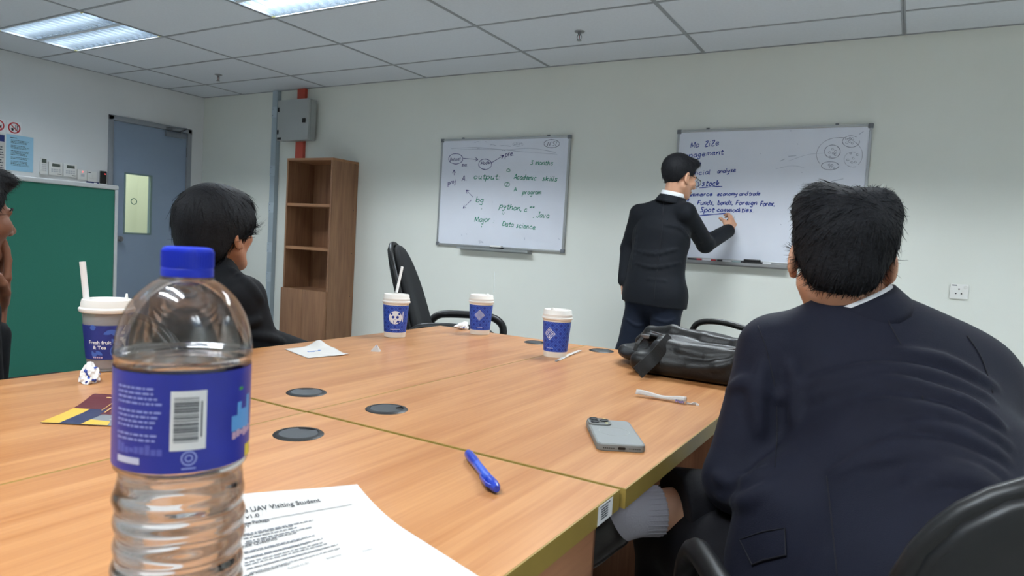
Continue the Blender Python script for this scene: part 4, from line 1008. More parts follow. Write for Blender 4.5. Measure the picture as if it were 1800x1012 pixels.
pw, phh = .080, .158
G().prism(rrect(pw, phh, .012), 0, .0115).build('case', M_CASEP, ph, bevel=.0022, seg=3)
G().prism(rrect(pw-.007, phh-.007, .0095), .0108, .0119).build('back_plate', M_PBACK, ph)
cm = G().prism([(x-.0185, y+.0550) for x, y in rrect(.041, .042, .011)], .0112, .0150).build('camera_bump', M_CASEP, ph, bevel=.0012)
G().prism([(x-.0185, y+.0550) for x, y in rrect(.035, .036, .009)], .0150, .0154).build('camera_plate', mat('camera_plate_grey', (92, 94, 92), .35), cm)
for lx, ly in ((-.0275, .0645), (-.0275, .0455), (-.0095, .0550)):
    G().lathe([(0, .0154), (.0078, .0154), (.0078, .0172), (.0066, .0174), (.0062, .0166), (0, .0166)], 24, Matrix.Translation((lx, ly, 0))).build('lens', M_BLKS, cm, smooth=True)
for lx, ly in ((-.0075, .0690), (-.0070, .0405)): G().lathe([(0, .0154), (.0030, .0154), (.0028, .0160), (0, .0160)], 12, Matrix.Translation((lx, ly, 0))).build('flash', M_CLIP, cm)
g = G().lathe([(.0255, .0119), (.0268, .0119), (.0268, .0121), (.0255, .0121)], 48, closed=True); g.build('magnet_ring', mat('ring_print', (150, 153, 152), .4), ph)
G().prism([(x, y) for x, y in rrect(.0125, .0042, .002)], 0, .0006, Matrix.Translation((0, -phh/2+.0001, .0056)) @ Matrix.Rotation(math.pi/2, 4, 'X')).build('charging_port', M_BLK, ph)
for s in (-1, 1):
    for k in range(6): G().lathe([(0, 0), (.0009, 0), (.0009, .0005), (0, .0005)], 8, Matrix.Translation((s*(.013+.0033*k), -phh/2, .0056)) @ Matrix.Rotation(math.pi/2, 4, 'X')).build('speaker_hole', M_BLK, ph)
G().box(-pw/2-.0009, -pw/2+.001, .015, .030, .004, .0075).build('side_button', M_CASEP, ph)

# ---- pen
a, b = Vector(onz(823, 799, ZT+.006)), Vector(onz(873, 862, ZT+.006)); d = (b-a); L_ = d.length
pn = thing('ballpoint_pen', 'blue retractable pen lying near the printed papers', 'pen', tuple(a.xy)+(ZT+.0080,))
M_PEN = mat('pen_blue', (30, 58, 170), .3, coat=.4); M_PENT = mat('pen_clear_blue', (64, 96, 205), .22, coat=.5); q = d.to_track_quat('Z', 'Y').to_matrix().to_4x4()
print('PEN', L_)
G().lathe([(0, 0), (.0060, .0), (.0069, .004), (.0072, .03), (.0066, .052)], 18, q).build('grip', M_PEN, pn, smooth=True)
G().lathe([(.0066, .052), (.0066, L_-.030)], 18, q).build('barrel', M_PENT, pn, smooth=True)
G().lathe([(.0072, L_-.034), (.0076, L_-.018), (.0068, L_-.006), (.0045, L_), (0, L_)], 18, q).build('end_cap', M_PEN, pn, smooth=True)
side = Vector((0, 0, 1)).cross(d.normalized()).normalized()
nn = side*-1
for s in (1,):
    off = nn*.0115+Vector((0, 0, .003)); d1 = d.normalized()
    G().strap([d1*(L_-.006)+nn*.003, d1*(L_-.012)+off, d1*(L_-.040)+off, d1*(L_-.052)+nn*.0075], (0, 0, 1), .005, .0022).build('pocket_clip', M_PEN, pn, bevel=.0006)
G().box(-.0009, .0009, -.0070, -.0064, .056, L_-.036, q).build('highlight_strip', mat('pen_painted_highlight', (220, 226, 240), .3), pn)  # white strip painted as the highlight along the barrel

# ---- printed papers
TRp = Vector(onz(628, 851, ZT+.020)); TRp.z = ZT; Ep = Vector(onz(835, 1012)); vd = (Ep-TRp); vd.z = 0; vd.normalize(); ud = Vector((-vd.y, vd.x, 0))   # ud: reading direction
TLp = TRp-ud*.210
pp = thing('printed_papers', 'white printed sheets of paper behind the water bottle', 'paper', (TRp.x, TRp.y, ZT))
def ppos(u, v, lift=0.0):
    p = TLp+ud*u+vd*v; c = (.019+.022*(1-u/.21))*max(0.0, 1-v/.11)**2+.0010*math.sin(u*24)*math.exp(-v/.03)
    return (p.x, p.y, ZT+.0022+max(0, c)+lift)
for k in range(3):
    o = G().sheet(lambda u, v: (lambda q: (q[0]-.002*(2-k), q[1]+.001*(2-k), max(ZT+.0003+.0006*k, q[2]-.0009*(2-k))))(ppos(u*.21, v*.297)), 60, 60).build('paper_sheet', M_PAPER, pp, world=True, smooth='all')
M_PTXT = mat('paper_print', (58, 60, 66), .8); M_PTX2 = mat('paper_print_small', (112, 114, 120), .8)
def puv(px, py):
    for i in range(300):                          # walk down the sight line until it meets the sheet
        z = ZT+.050-.0002*i; p = Vector(onz(px, py, z))-TLp; u, v = p.dot(ud), p.dot(vd)
        if z <= ppos(u, max(v, 0), .0009)[2]: break
    return u, v
def ptext(body, pl, pr, m, name, hs=1.0, bold=0.0):
    """a line of type from pixel pl to pixel pr"""
    (u0, v0), (u1, v1) = puv(*pl), puv(*pr); vs, fs = text_geo(body, 1.0, 'LEFT', bold=bold); w_ = max(p[0] for p in vs); L_ = u1-u0; k = L_/w_; v0 = v1
    ca, sa = 1.0, 0.0
    G().add([ppos(u0+(p[0]*ca)*k+p[1]*sa*k*hs, v0+p[0]*sa*k-p[1]*ca*k*hs, .0009) for p in vs], fs).build(name, m, pp, world=True, fixn=False)
ptext('te UAV Visiting Student', (424, 900), (564, 881), M_PTXT, 'title_line', .86, .012)
ptext('v1.0', (432, 911), (457, 907), M_PTXT, 'title_line', .66, .012)
ptext('view Package', (423, 921), (474, 915), M_PTXT, 'subheading', 1.1, .014)
ptext('view Questions', (423, 959), (488, 948), M_PTXT, 'subheading', 1.1, .010)
ptext('Task Assessment Sheet', (424, 1006), (511, 991), M_PTXT, 'subheading', 1.1, .010)
ptext('Rating (1-5)', (504, 997), (543, 989), M_PTX2, 'table_heading'); ptext('Evidence', (573, 981), (600, 975), M_PTX2, 'table_heading'); ptext('Notes', (637, 968), (655, 965), M_PTX2, 'table_heading')
def rule(p0, p1):
    (u0, v0), (u1, v1) = puv(*p0), puv(*p1); n = 16; vs = []
    for k in range(n+1):
        for q in (-.0003, .0003): vs.append(ppos(u0+(u1-u0)*k/n, v1+q, .0009))
    G().add(vs, [(2*k, 2*k+1, 2*k+3, 2*k+2) for k in range(n)]).build('ruled_line', M_PTX2, pp, world=True, fixn=False)
rule((424, 914), (618, 886))
R_ = random.Random(12)
for (x0, y0, x1, y1) in ((423, 925, 438, 924), (425, 933, 551, 914), (425, 937, 515, 923), (425, 941, 524, 926), (428, 945, 547, 926), (427, 950, 521, 935), (424, 964, 553, 940), (427, 967, 532, 947), (424, 972, 570, 945), (426, 976, 543, 953), (424, 981, 567, 953), (424, 986, 575, 955), (426, 990, 594, 956), (428, 994, 573, 962), (430, 998, 597, 963), (427, 1011, 445, 1008)):
    (u0, v0), (u1, v1) = puv(x0, y0), puv(x1, y1); g = G(); L_ = u1-u0; u = 0
    while u < L_-.001:
        wl = min(R_.uniform(.002, .008), L_-u)
        vv = lambda q: v1
        g.add([ppos(u0+a, vv(a)+b, .0009) for a, b in ((u, -.0007), (u+wl, -.0007), (u+wl, .0007), (u, .0007))], [(0, 1, 2, 3)]); u += wl+.0012
    g.build('text_line', M_PTX2, pp, world=True, fixn=False, kind='stuff')

# ---- coloured leaflet behind the bottle
O_ = Vector(onz(71, 743)); e1 = (Vector(onz(165, 705))-O_); l1 = e1.length; e1.normalize(); e2 = Vector((e1.y, -e1.x, 0))
lf = thing('leaflet', 'yellow, navy and maroon printed leaflet left of the bottle', 'leaflet', (O_.x, O_.y, ZT))
def lpo(g, pts, h): g.add([tuple(O_+e1*a+e2*b+Vector((0, 0, h+.012*max(0, min(1, (a-.06)/.08))**2))) for a, b in pts], [tuple(range(len(pts)))])
def lmesh(name, rects, m, h):
    g = G()
    for r in rects: lpo(g, r, h)
    return g.build(name, m, lf, world=True, fixn=False)
l1 = .150; l2 = .205
g = G(); g.sheet(lambda u, v: tuple(O_+e1*(u*l1)+e2*(v*l2)+Vector((0, 0, .0009+.012*max(0, min(1, (u*l1-.06)/.08))**2))), 12, 6); g.build('leaflet_sheet', mat('leaflet_grey', (128, 132, 136), .4), lf, world=True, smooth='all', solid=.0005)
def quads(a0, a1, b0, b1): return [[(a0+(a1-a0)*k/8, b0), (a0+(a1-a0)*(k+1)/8, b0), (a0+(a1-a0)*(k+1)/8, b1), (a0+(a1-a0)*k/8, b1)] for k in range(8)]
M_LYE = mat('leaflet_yellow', (222, 176, 72), .4); M_LNV = mat('leaflet_navy', (44, 52, 84), .4); M_LMR = mat('leaflet_maroon', (92, 40, 48), .4); M_LWH = mat('leaflet_white', (208, 208, 204), .4); M_LDK = mat('leaflet_dark', (62, 64, 68), .4)
lmesh('yellow_panel', quads(0, .086, 0, .028)+[[(0, .062), (.028, .062), (.022, .096), (0, .104)]], M_LYE, .0014)
lmesh('navy_panel', quads(0, .086, .028, .062), M_LNV, .0014)
lmesh('maroon_panel', quads(.086, .150, 0, .058)+quads(.060, .150, .058, .085), M_LMR, .0015)
lmesh('gold_line', [[(.070, .060), (.134, .060), (.134, .0625), (.070, .0625)], [(.131, .030), (.134, .030), (.134, .0625), (.131, .0625)], [(.080, .050), (.118, .050), (.118, .0515), (.080, .0515)]], mat('leaflet_gold', (214, 170, 110), .4), .0020)
lmesh('white_stripe', [[(.030+.010*k, .090+.004*(k % 3)), (.034+.010*k, .090), (.036+.010*k, .150), (.031+.010*k, .165)] for k in range(11)], M_LWH, .0020)
lmesh('dark_stripe', [[(.036+.010*k, .088), (.0385+.010*k, .094), (.040+.010*k, .15), (.037+.010*k, .17)] for k in range(10)], M_LDK, .0019)
# ------------------------------------------------------------------ smooth solid modelling (signed distances -> one mesh)
class SDF:
    def __init__(s): s.p = []; s.fn = []
    def cone(s, a, b, ra, rb, k=.03, flat=None, op=1):
        s.p.append(('c', np.array(a, float), np.array(b, float), ra, rb, k, flat, op)); return s
    def chain(s, pts, rs, k=.02, flat=None, op=1):
        for i in range(len(pts)-1): s.cone(pts[i], pts[i+1], rs[i], rs[i+1], k, flat, op)
        return s
    def ell(s, c, r, R=None, k=.02, op=1):
        s.p.append(('e', np.array(c, float), np.eye(3) if R is None else np.array(R, float), np.array(r, float), k, None, None, op)); return s
    def box(s, c, h, rad, R=None, k=.02, op=1):
        s.p.append(('b', np.array(c, float), np.eye(3) if R is None else np.array(R, float), np.array(h, float), k, rad, None, op)); return s
    def cut(s, f): s.fn.append(f); return s          # keep where f(P) < 0
    def prim(s, q, P):
        if q[0] == 'c':
            _, a, b, ra, rb, k, flat, op = q
            X = P-a; ba = b-a; sc = 1.0
            if flat is not None:
                n, f = np.array(flat[0]), flat[1]
                X = X+np.outer(X@n*(1/f-1), n); ba = ba+n*(ba@n)*(1/f-1); sc = .5+.5*f
            t = np.clip(X@ba/max(ba@ba, 1e-9), 0, 1)
            return (np.linalg.norm(X-t[:, None]*ba, axis=1)-(ra+(rb-ra)*t))*sc
        if q[0] == 'e':
            X = (P-q[1])@q[2].T; r = q[3]; k0 = np.linalg.norm(X/r, axis=1); k1 = np.linalg.norm(X/(r*r), axis=1)
            return np.where(k0 < 1e-4, -r.min(), k0*(k0-1)/np.maximum(k1, 1e-6))
        X = np.abs((P-q[1])@q[2].T)-(q[3]-q[5])
        return np.linalg.norm(np.maximum(X, 0), axis=1)+np.minimum(X.max(axis=1), 0)-q[5]
    def ev(s, P, ids=None):
        d = None
        for i in (range(len(s.p)) if ids is None else ids):
            q = s.p[i]; e = s.prim(q, P); k = q[5] if q[0] == 'c' else q[4]
            if d is None: d = e if q[7] > 0 else np.full(len(P), 1.0); continue
            if q[7] > 0:
                h = np.clip(.5+.5*(e-d)/k, 0, 1); d = e*(1-h)+d*h-k*h*(1-h)
            else:
                h = np.clip(.5-.5*(-e-d)/k*-1, 0, 1) if False else np.clip(.5-.5*(d+e)/k, 0, 1); d = d*(1-h)+(-e)*h+k*h*(1-h)
        if d is None: d = np.full(len(P), 1.0)
        for f in s.fn: d = np.maximum(d, f(P))
        return d
    def bounds(s):
        lo = np.full(3, 1e9); hi = -lo
        for q in s.p:
            if q[7] < 0: continue
            if q[0] == 'c':
                for c, r in ((q[1], q[3]), (q[2], q[4])): lo = np.minimum(lo, c-r); hi = np.maximum(hi, c+r)
            else:
                r = np.linalg.norm(q[3]) if q[0] == 'b' else q[3].max(); lo = np.minimum(lo, q[1]-r); hi = np.maximum(hi, q[1]+r)
        return lo, hi
    def trace(s, px, py, t0=.3, t1=8):
        r = ray(px, py); r = r/np.linalg.norm(r); t = t0
        for _ in range(200):
            d = s.ev((CAM+r*t)[None])[0]
            if d < .0008: break
            t += d*.7
            if t > t1: return None
        return CAM+r*t
    def traces(s, pts, t0=.3, t1=8):
        R_ = np.array([ray(*p) for p in pts]); R_ /= np.linalg.norm(R_, axis=1)[:, None]; t = np.full(len(pts), t0); live = np.ones(len(pts), bool)
        for _ in range(160):
            ii = np.nonzero(live)[0]
            if not len(ii): break
            d = s.ev(CAM+R_[ii]*t[ii, None]); t[ii] += np.where(d < .0008, 0, d*.7); live[ii] = (d >= .0008) & (t[ii] < t1)
        return [CAM+R_[i]*t[i] if t[i] < t1 else None for i in range(len(pts))]
    def grad(s, P):
        e = 1e-3; g_ = np.stack([s.ev(P+np.eye(3)[j]*e)-s.ev(P-np.eye(3)[j]*e) for j in range(3)], 1); return g_/(np.linalg.norm(g_, axis=1)[:, None]+1e-9)
    def mesh(s, h):
        lo, hi = s.bounds(); lo = lo-3*h-.01; hi = hi+3*h+.01
        B = 8; nb = np.ceil((hi-lo)/(h*B)).astype(int); n = nb*B
        D = np.full(tuple(n), 1.0, np.float32)
        bi = np.stack(np.meshgrid(*[np.arange(k) for k in nb], indexing='ij'), -1).reshape(-1, 3)
        cen = lo+(bi*B+(B-1)/2)*h; rad = h*B*.5*1.7321*1.05
        per = np.stack([s.prim(q, cen)*q[7] if True else 0 for q in s.p], 1)
        pos = np.array([q[7] > 0 for q in s.p]); kk = np.array([q[5] if q[0] == 'c' else q[4] for q in s.p])
        mn = per[:, pos].min(1)
        full = s.ev(cen)
        near = (np.abs(full) < rad*1.6+.004)
        D[:] = 1.0
        D.reshape(nb[0], B, nb[1], B, nb[2], B).transpose(0, 2, 4, 1, 3, 5).reshape(-1) if False else None
        sign = np.where(full < 0, -1.0, 1.0).reshape(tuple(nb))
        D = np.repeat(np.repeat(np.repeat(sign, B, 0), B, 1), B, 2).astype(np.float32)
        loc = np.stack(np.meshgrid(*[np.arange(B)]*3, indexing='ij'), -1).reshape(-1, 3)
        groups = {}
        idx = np.nonzero(near)[0]
        rel = (np.abs(per[idx])*np.where(pos, 1, 1) - 0) if False else None
        for i in idx:
            lim = mn[i]+2*rad*1.5
            m = np.where(pos, per[i] < lim+kk+.012, np.abs(per[i]) < rad*1.6+kk+.012)
            groups.setdefault(m.tobytes(), (m, []))[1].append(i)
        for m, il in groups.values():
            ids = np.nonzero(m)[0]; il = np.array(il)
            nodes = (bi[il]*B)[:, None, :]+loc[None]
            nodes = nodes.reshape(-1, 3); val = s.ev(lo+nodes*h, ids)
            D[nodes[:, 0], nodes[:, 1], nodes[:, 2]] = val
        S = D < 0
        nx, ny, nz = D.shape
        cnt = np.zeros((nx-1, ny-1, nz-1), np.int8); offs = [(a, b, c) for a in (0, 1) for b in (0, 1) for c in (0, 1)]
        for a, b, c in offs: cnt += S[a:nx-1+a, b:ny-1+b, c:nz-1+c]
        act = (cnt > 0) & (cnt < 8); ci = np.argwhere(act); vid = np.full(act.shape, -1, np.int64); vid[act] = np.arange(len(ci))
        cv = np.stack([D[ci[:, 0]+a, ci[:, 1]+b, ci[:, 2]+c] for a, b, c in offs], 1)
        acc = np.zeros((len(ci), 3)); w_ = np.zeros(len(ci))
        O = np.array(offs, float)
        for i in range(8):
            for j in range(i+1, 8):
                if abs(O[i]-O[j]).sum() != 1: continue
                x = (cv[:, i] < 0) != (cv[:, j] < 0); t = np.where(x, cv[:, i]/np.where(x, cv[:, i]-cv[:, j], 1), 0)
                acc += np.where(x[:, None], O[i]+(O[j]-O[i])*t[:, None], 0); w_ += x
        vs = lo+(ci+acc/np.maximum(w_, 1)[:, None])*h
        F = []
        for ax in range(3):
            sl0 = [slice(None)]*3; sl1 = [slice(None)]*3; sl0[ax] = slice(0, -1); sl1[ax] = slice(1, None)
            A, Bq = S[tuple(sl0)], S[tuple(sl1)]; e = np.argwhere(A != Bq); o1, o2 = [(1, 2), (2, 0), (0, 1)][ax]
            ok = (e[:, o1] > 0) & (e[:, o2] > 0) & (e[:, o1] < act.shape[o1]) & (e[:, o2] < act.shape[o2]); e = e[ok]
            ins = A[e[:, 0], e[:, 1], e[:, 2]]
            q = []
            for d1, d2 in ((1, 1), (0, 1), (0, 0), (1, 0)):
                c = e.copy(); c[:, o1] -= d1; c[:, o2] -= d2; q.append(vid[c[:, 0], c[:, 1], c[:, 2]])
            q = np.stack(q, 1); q = np.where(ins[:, None], q, q[:, ::-1]); F.append(q)
        F = np.concatenate(F); F = F[(F >= 0).all(1)]
        return vs, F
    def build(s, name, m, parent=None, h=.005, kind=None):
        vs, F = s.mesh(h); off = wloc(parent) if parent is not None else Vector((0, 0, 0))
        vs = vs-np.array(off)
        me = bpy.data.meshes.new(name); me.vertices.add(len(vs)); me.vertices.foreach_set('co', vs.astype(np.float32).ravel())
        me.loops.add(F.size); me.loops.foreach_set('vertex_index', F.astype(np.int32).ravel()); me.polygons.add(len(F))
        me.polygons.foreach_set('loop_start', np.arange(0, F.size, 4, dtype=np.int32)); me.polygons.foreach_set('use_smooth', np.ones(len(F), bool))
        me.update(calc_edges=True); me.validate()
        return link_mesh(name, me, m, parent, kind)

def unit(v): v = np.array(v, float); return v/np.linalg.norm(v)
def frame(fwd, up=(0, 0, 1)):
    f = unit(fwd); r = unit(np.cross(f, up)); u = np.cross(r, f); return np.stack([r, f, u], 1)      # columns right, forward, up
def yawdir(deg, pitch=0): a, p = math.radians(deg), math.radians(pitch); return np.array([math.sin(a)*math.cos(p), math.cos(a)*math.cos(p), math.sin(p)])

class Head:
    """local: x right, y face, z up, origin between the ears"""
    def __init__(s, c, R, sc=1.0): s.c = np.array(c, float); s.R = R; s.s = sc
    def w(s, *p): return s.c+s.R@(np.array(p, float)*s.s)
    def loc(s, P): return (P-s.c)@s.R/s.s
    def skin(s, S, jaw=1.0, nose=1.0):
        q = s.s; Rt = s.R.T
        def E(c, r, k=.02, op=1): S.ell(s.w(*c), np.array(r)*q, Rt, k*q, op)
        def Cn(a, b, ra, rb, k=.015, op=1): S.cone(s.w(*a), s.w(*b), ra*q, rb*q, k*q, None, op)
        E((0, -.014, .034), (.073, .093, .084)); E((0, .026, -.026), (.062, .064, .084), .03)
        E((0, .060, -.094), (.030*jaw, .026, .021), .025)
        for x in (-1, 1):
            Cn((x*.054, .004, -.046), (x*.026*jaw, .056, -.094), .018, .014, .02)
            E((x*.040, .060, -.020), (.024, .026, .022), .02); Cn((x*.012, .089, .020), (x*.042, .076, .018), .0095, .008, .012)
            E((x*.033, .098, .001), (.015, .012, .010), .012, -1); E((x*.0125, .103, -.034), (.0085, .010, .0075), .006)
        Cn((0, .088, .014), (0, .1165*1.0+.003*(nose-1), -.026), .0075, .0105*nose, .012)
        E((0, .090, -.058), (.022, .011, .0055), .006); E((0, .088, -.069), (.020, .011, .0065), .006); Cn((-.021, .091, -.0635), (.021, .091, -.0635), .0022, .0022, .004, -1)
        for x in (-1, 1):
            a = math.radians(20)*x; Re = np.array([[math.cos(a), -math.sin(a), 0], [math.sin(a), math.cos(a), 0], [0, 0, 1]]); b = math.radians(-12)
            Rb = np.array([[1, 0, 0], [0, math.cos(b), -math.sin(b)], [0, math.sin(b), math.cos(b)]])
            Rr = (Re@Rb).T@Rt
            S.ell(s.w(x*.0815, -.010, -.004), np.array((.0085, .0195, .0330))*q, Rr, .008*q); S.ell(s.w(x*.0905, -.006, -.001), np.array((.007, .011, .019))*q, Rr, .006*q, -1)
            S.ell(s.w(x*.080, .001, -.030), np.array((.006, .009, .010))*q, Rr, .006*q)
        return S
    def eyes(s, person, brow=True):
        for x in (-1, 1):
            c = s.w(x*.033, .0715, .001); e = G()
            Mt = Matrix.Translation(c) @ Matrix([[*s.R[0], 0], [*s.R[1], 0], [*s.R[2], 0], [0, 0, 0, 1]])
            e.lathe([(0, -.0115), (.006, -.0098), (.0105, -.005), (.0118, 0), (.0105, .005), (.006, .0098), (0, .0115)], 16, Mt @ Matrix.Rotation(-math.pi/2, 4, 'X'))
            eo = e.build('eye', M_EYE, person, world=True, smooth='all')
            G().lathe([(0, .0118), (.003, .0116), (.0052, .0106), (0, .0104)], 14, Mt @ Matrix.Rotation(-math.pi/2, 4, 'X')).build('iris', M_IRIS, eo, world=True)
            if brow:
                pts = [s.w(x*u, y, z) for u, y, z in ((.013, .0985, .020), (.026, .0960, .0255), (.040, .0860, .0265), (.052, .0720, .0200))]
                G().tube(pts, [.0024*s.s, .0036*s.s, .0032*s.s, .0012*s.s], 6).build('eyebrow', M_HAIR, person, world=True, smooth='all')

def zl(y, tab): return np.interp(y, [a for a, b in tab], [b for a, b in tab])
def hair(H, person, lumps, line, m, h=.0035, thick=.012, strands=2500, whorl=(0, -.07, .10), slen=.03, down=.3, wob=0.0, seed=1, swid=.0011, lift=.25, xcut=None):
    S = SDF(); q = H.s; Rt = H.R.T
    S.ell(H.w(0, -.014, .034), (np.array((.073, .093, .084))+thick)*q, Rt, .02)
    for c, r, k in lumps: S.ell(H.w(*c), np.array(r)*q, Rt, k)
    S.cut(lambda P: (lambda L_: (zl(L_[:, 1], line)-L_[:, 2])*.75*q)(H.loc(P)))
    if xcut is not None: S.cut(lambda P: xcut(H.loc(P)))
    if wob: S.cut(lambda P: (lambda L_: S0(P)+wob*(np.sin(L_[:, 0]*90+2*np.sin(L_[:, 2]*60))*np.sin(L_[:, 1]*80+1.3))-.0)(H.loc(P)))
    S0 = None
    if wob:
        base = SDF(); base.p = list(S.p); S0 = base.ev
    o = S.build('hair', m, person, h)
    me = o.data; n = len(me.vertices); co = np.empty(n*3, np.float32); me.vertices.foreach_get('co', co); co = co.reshape(-1, 3); no = np.empty(n*3, np.float32)
    me.vertices.foreach_get('normal', no); no = no.reshape(-1, 3)
    rg = np.random.default_rng(seed); ids = rg.integers(0, n, strands); off = np.array(wloc(person))
    L_ = H.loc(co+off); ln = no@H.R
    wv = np.array(whorl); vs = []; fs = []
    for i in ids:
        p = L_[i].astype(float); nn = ln[i].astype(float)
        if p[2] < zl(p[1], line)+.004 and rg.random() < .3: continue
        t = p-wv+rg.normal(0, .012, 3); t = t-nn*(t@nn); t = t/(np.linalg.norm(t)+1e-6)+np.array([0, 0, -down]); t = t-nn*(t@nn)*.9; t /= np.linalg.norm(t)+1e-6
        sd = np.cross(t, nn); sd /= np.linalg.norm(sd)+1e-6; L1 = slen*rg.uniform(.5, 1.2); b = len(vs); curl = rg.normal(0, .12)
        lf_ = lift*rg.uniform(0, 1)**2; ro = rg.normal(0, .7); sd = sd*math.cos(ro)+nn*math.sin(ro)
        for k in range(4):
            u = k/3; c = p-nn*.0015+t*L1*u+nn*(L1*lf_*u-L1*.28*u*u*(1-lf_))+sd*curl*L1*u*u; wd = swid*(1-.85*u)
            vs.append(H.w(*(c-sd*wd))-off); vs.append(H.w(*(c+sd*wd))-off)
        for k in range(3): fs.append((b+2*k, b+2*k+1, b+2*k+3, b+2*k+2))
    g = G(); g.v = [tuple(v) for v in vs]; g.f = fs
    g.build('hair_strands', m, o, fixn=False, smooth='all', kind='stuff')
    return o

M_HAIR = mat('black_hair', (26, 27, 31), .62, noise=.3, nscale=120, bump=.8, bscale=220, spec=.22); M_HAIR2 = mat('black_hair_matte', (31, 32, 36), .7, noise=.3, nscale=120, bump=.8, bscale=220, spec=.15)
M_SKIN1 = mat('skin_light', (206, 156, 128), .5, noise=.05, nscale=30, sss=.15); M_SKIN2 = mat('skin_tan', (178, 122, 92), .5, noise=.06, nscale=30, sss=.15); M_SKIN3 = mat('skin_brown', (138, 92, 70), .48, noise=.08, nscale=40, sss=.12)
M_EYE = mat('eye_white', (220, 216, 210), .25); M_IRIS = mat('iris_dark', (30, 22, 18), .2)
def cloth(name, col, bump=.35):
    return mat(name, col, .72, noise=.10, nscale=9, bump=bump, bscale=900, sheen=.03, spec=.2)
M_NAVYS = cloth('navy_suit_wool', (23, 25, 39)); M_BLKS_ = cloth('black_suit_wool', (20, 21, 25)); M_CHAR = cloth('charcoal_suit_wool', (22, 25, 31)); M_TROU = cloth('dark_navy_trousers', (20, 27, 42)); M_TROB = cloth('black_trousers', (24, 24, 29))
M_SHIRT = mat('white_shirt_cotton', (226, 228, 232), .8); M_SEAM = mat('suit_seam_dark', (16, 17, 26), .8); M_SHOE = mat('black_shoe_leather', (30, 25, 24), .28, bump=.1, bscale=80)
M_SOCK = mat('grey_sock_knit', (176, 174, 184), .9, bump=.3, bscale=300)

def hand(S, wrist, fwd, palm_n, curls, spread=.16, sc=1.0, thumb=(.6, .5), side=1):
    """palm + five fingers. fwd = towards the fingers, palm_n = out of the palm, side=+1 thumb on fwd x palm_n side"""
    f = unit(fwd); n = unit(np.array(palm_n)-f*(np.array(palm_n)@f)); x = np.cross(f, n)*side; w0 = np.array(wrist, float); tips = []
    S.cone(w0, w0+f*.035*sc+x*.004, .026*sc, .034*sc, .015, (n, .62))
    S.cone(w0+f*.03*sc-x*.018*sc, w0+f*.078*sc-x*.024*sc, .017*sc, .0125*sc, .014); S.cone(w0+f*.03*sc+x*.012*sc, w0+f*.084*sc+x*.022*sc, .019*sc, .0125*sc, .014); S.cone(w0+f*.03*sc, w0+f*.086*sc, .020*sc, .012*sc, .014, (n, .8))
    for i, (off, L3, r) in enumerate(((.030, (.042, .025, .021), .0090), (.0095, (.046, .029, .022), .0093), (-.011, (.042, .027, .021), .0089), (-.030, (.033, .020, .018), .0078))):
        b = w0+f*((.086, .089, .085, .077)[i])*sc+x*off*sc; sp = spread*(1.5-i)*.55; a = 0.0; p = b; d0 = unit(f+x*sp*.5)
        for j in range(3):
            a += curls[i]*(1.0, 1.15, .7)[j]; d = d0*math.cos(a)+n*math.sin(a); e = p+d*L3[j]*sc
            S.cone(p, e, r*sc*(1-.07*j), r*sc*(1-.07*(j+1)), .004 if j else .007); p = e
        tips.append(p)
    b = w0+f*.022*sc+x*.026*sc; d = unit(f*(1-thumb[0]*.5)+x*thumb[0]+n*thumb[1]*.6); e = b+d*.038*sc; S.cone(b, e, .0155*sc, .0115*sc, .010)
    d = unit(d+n*thumb[1]-x*thumb[1]*.3); e2 = e+d*.032*sc; S.cone(e, e2, .0112*sc, .0100*sc, .005); d = unit(d+n*thumb[1]*.5-x*.2+f*.2); e3 = e2+d*.024*sc; S.cone(e2, e3, .0100*sc, .0075*sc, .005)
    tips.append(e3)
    return tips
def ridges(S, base, lines_, r=.006, depth=.002, k=.012):
    """cloth folds: thin rolls laid just under the surface"""
    for ln in lines_:
        pts = base.traces(catmull([np.array(p, float) for p in ln], 4)); pts = [p for p in pts if p is not None]
        if len(pts) < 2: continue
        P = np.array(pts); P = P-base.grad(P)*depth; n = len(P)
        S.chain(list(P), [r*(.25+.75*math.sin(math.pi*min(max(i/(n-1), .05), .95))) for i in range(n)], k)
def seam(base, line, parent, m, r=.0012, name='seam', lift=.0003):
    pts = base.traces(catmull([np.array(p, float) for p in line], 5)); pts = [p-unit(ray(900, 506))*lift for p in pts if p is not None]
    if len(pts) > 1: return G().tube(pts, r, 6).build(name, m, parent, world=True, smooth='all')
# ------------------------------------------------------------------ office chairs
M_CHF = mat('chair_fabric_black', (27, 29, 32), .85, noise=.12, nscale=200, bump=.3, bscale=600); M_CHP = mat('chair_plastic_black', (24, 25, 27), .42)
def slab(g, cx, w2, h2, th, zc, M, curve=.0, taper=0.0, n=26, pw=3.0, dish=0.0, rows=5):
    """padded panel: local x width, z height, y thickness; curve bends it round the sitter"""
    ring = []
    for k in range(n):
        a = 2*math.pi*k/n; c, s_ = math.cos(a), math.sin(a); x = math.copysign(abs(c)**(2/pw), c); z = math.copysign(abs(s_)**(2/pw), s_); ring.append((x, z))
    levels = [(.0, -1.0), (.5, -1.0), (.86, -.92), (.97, -.55), (1.0, 0), (.97, .55), (.86, .92), (.5, 1.0), (.0, 1.0)]
    vs = []; fs = []
    for s_, t in levels:
        for x, z in ring:
            X = x*w2*s_*(1-taper*z*s_); Z = z*h2*s_; vs.append((cx+X, t*th/2+curve*X*X+dish*Z*Z, zc+Z))
    m = len(levels)
    for i in range(m-1):
        for k in range(n): fs.append((i*n+k, i*n+(k+1) % n, (i+1)*n+(k+1) % n, (i+1)*n+k))
    g.add(vs, fs, M)
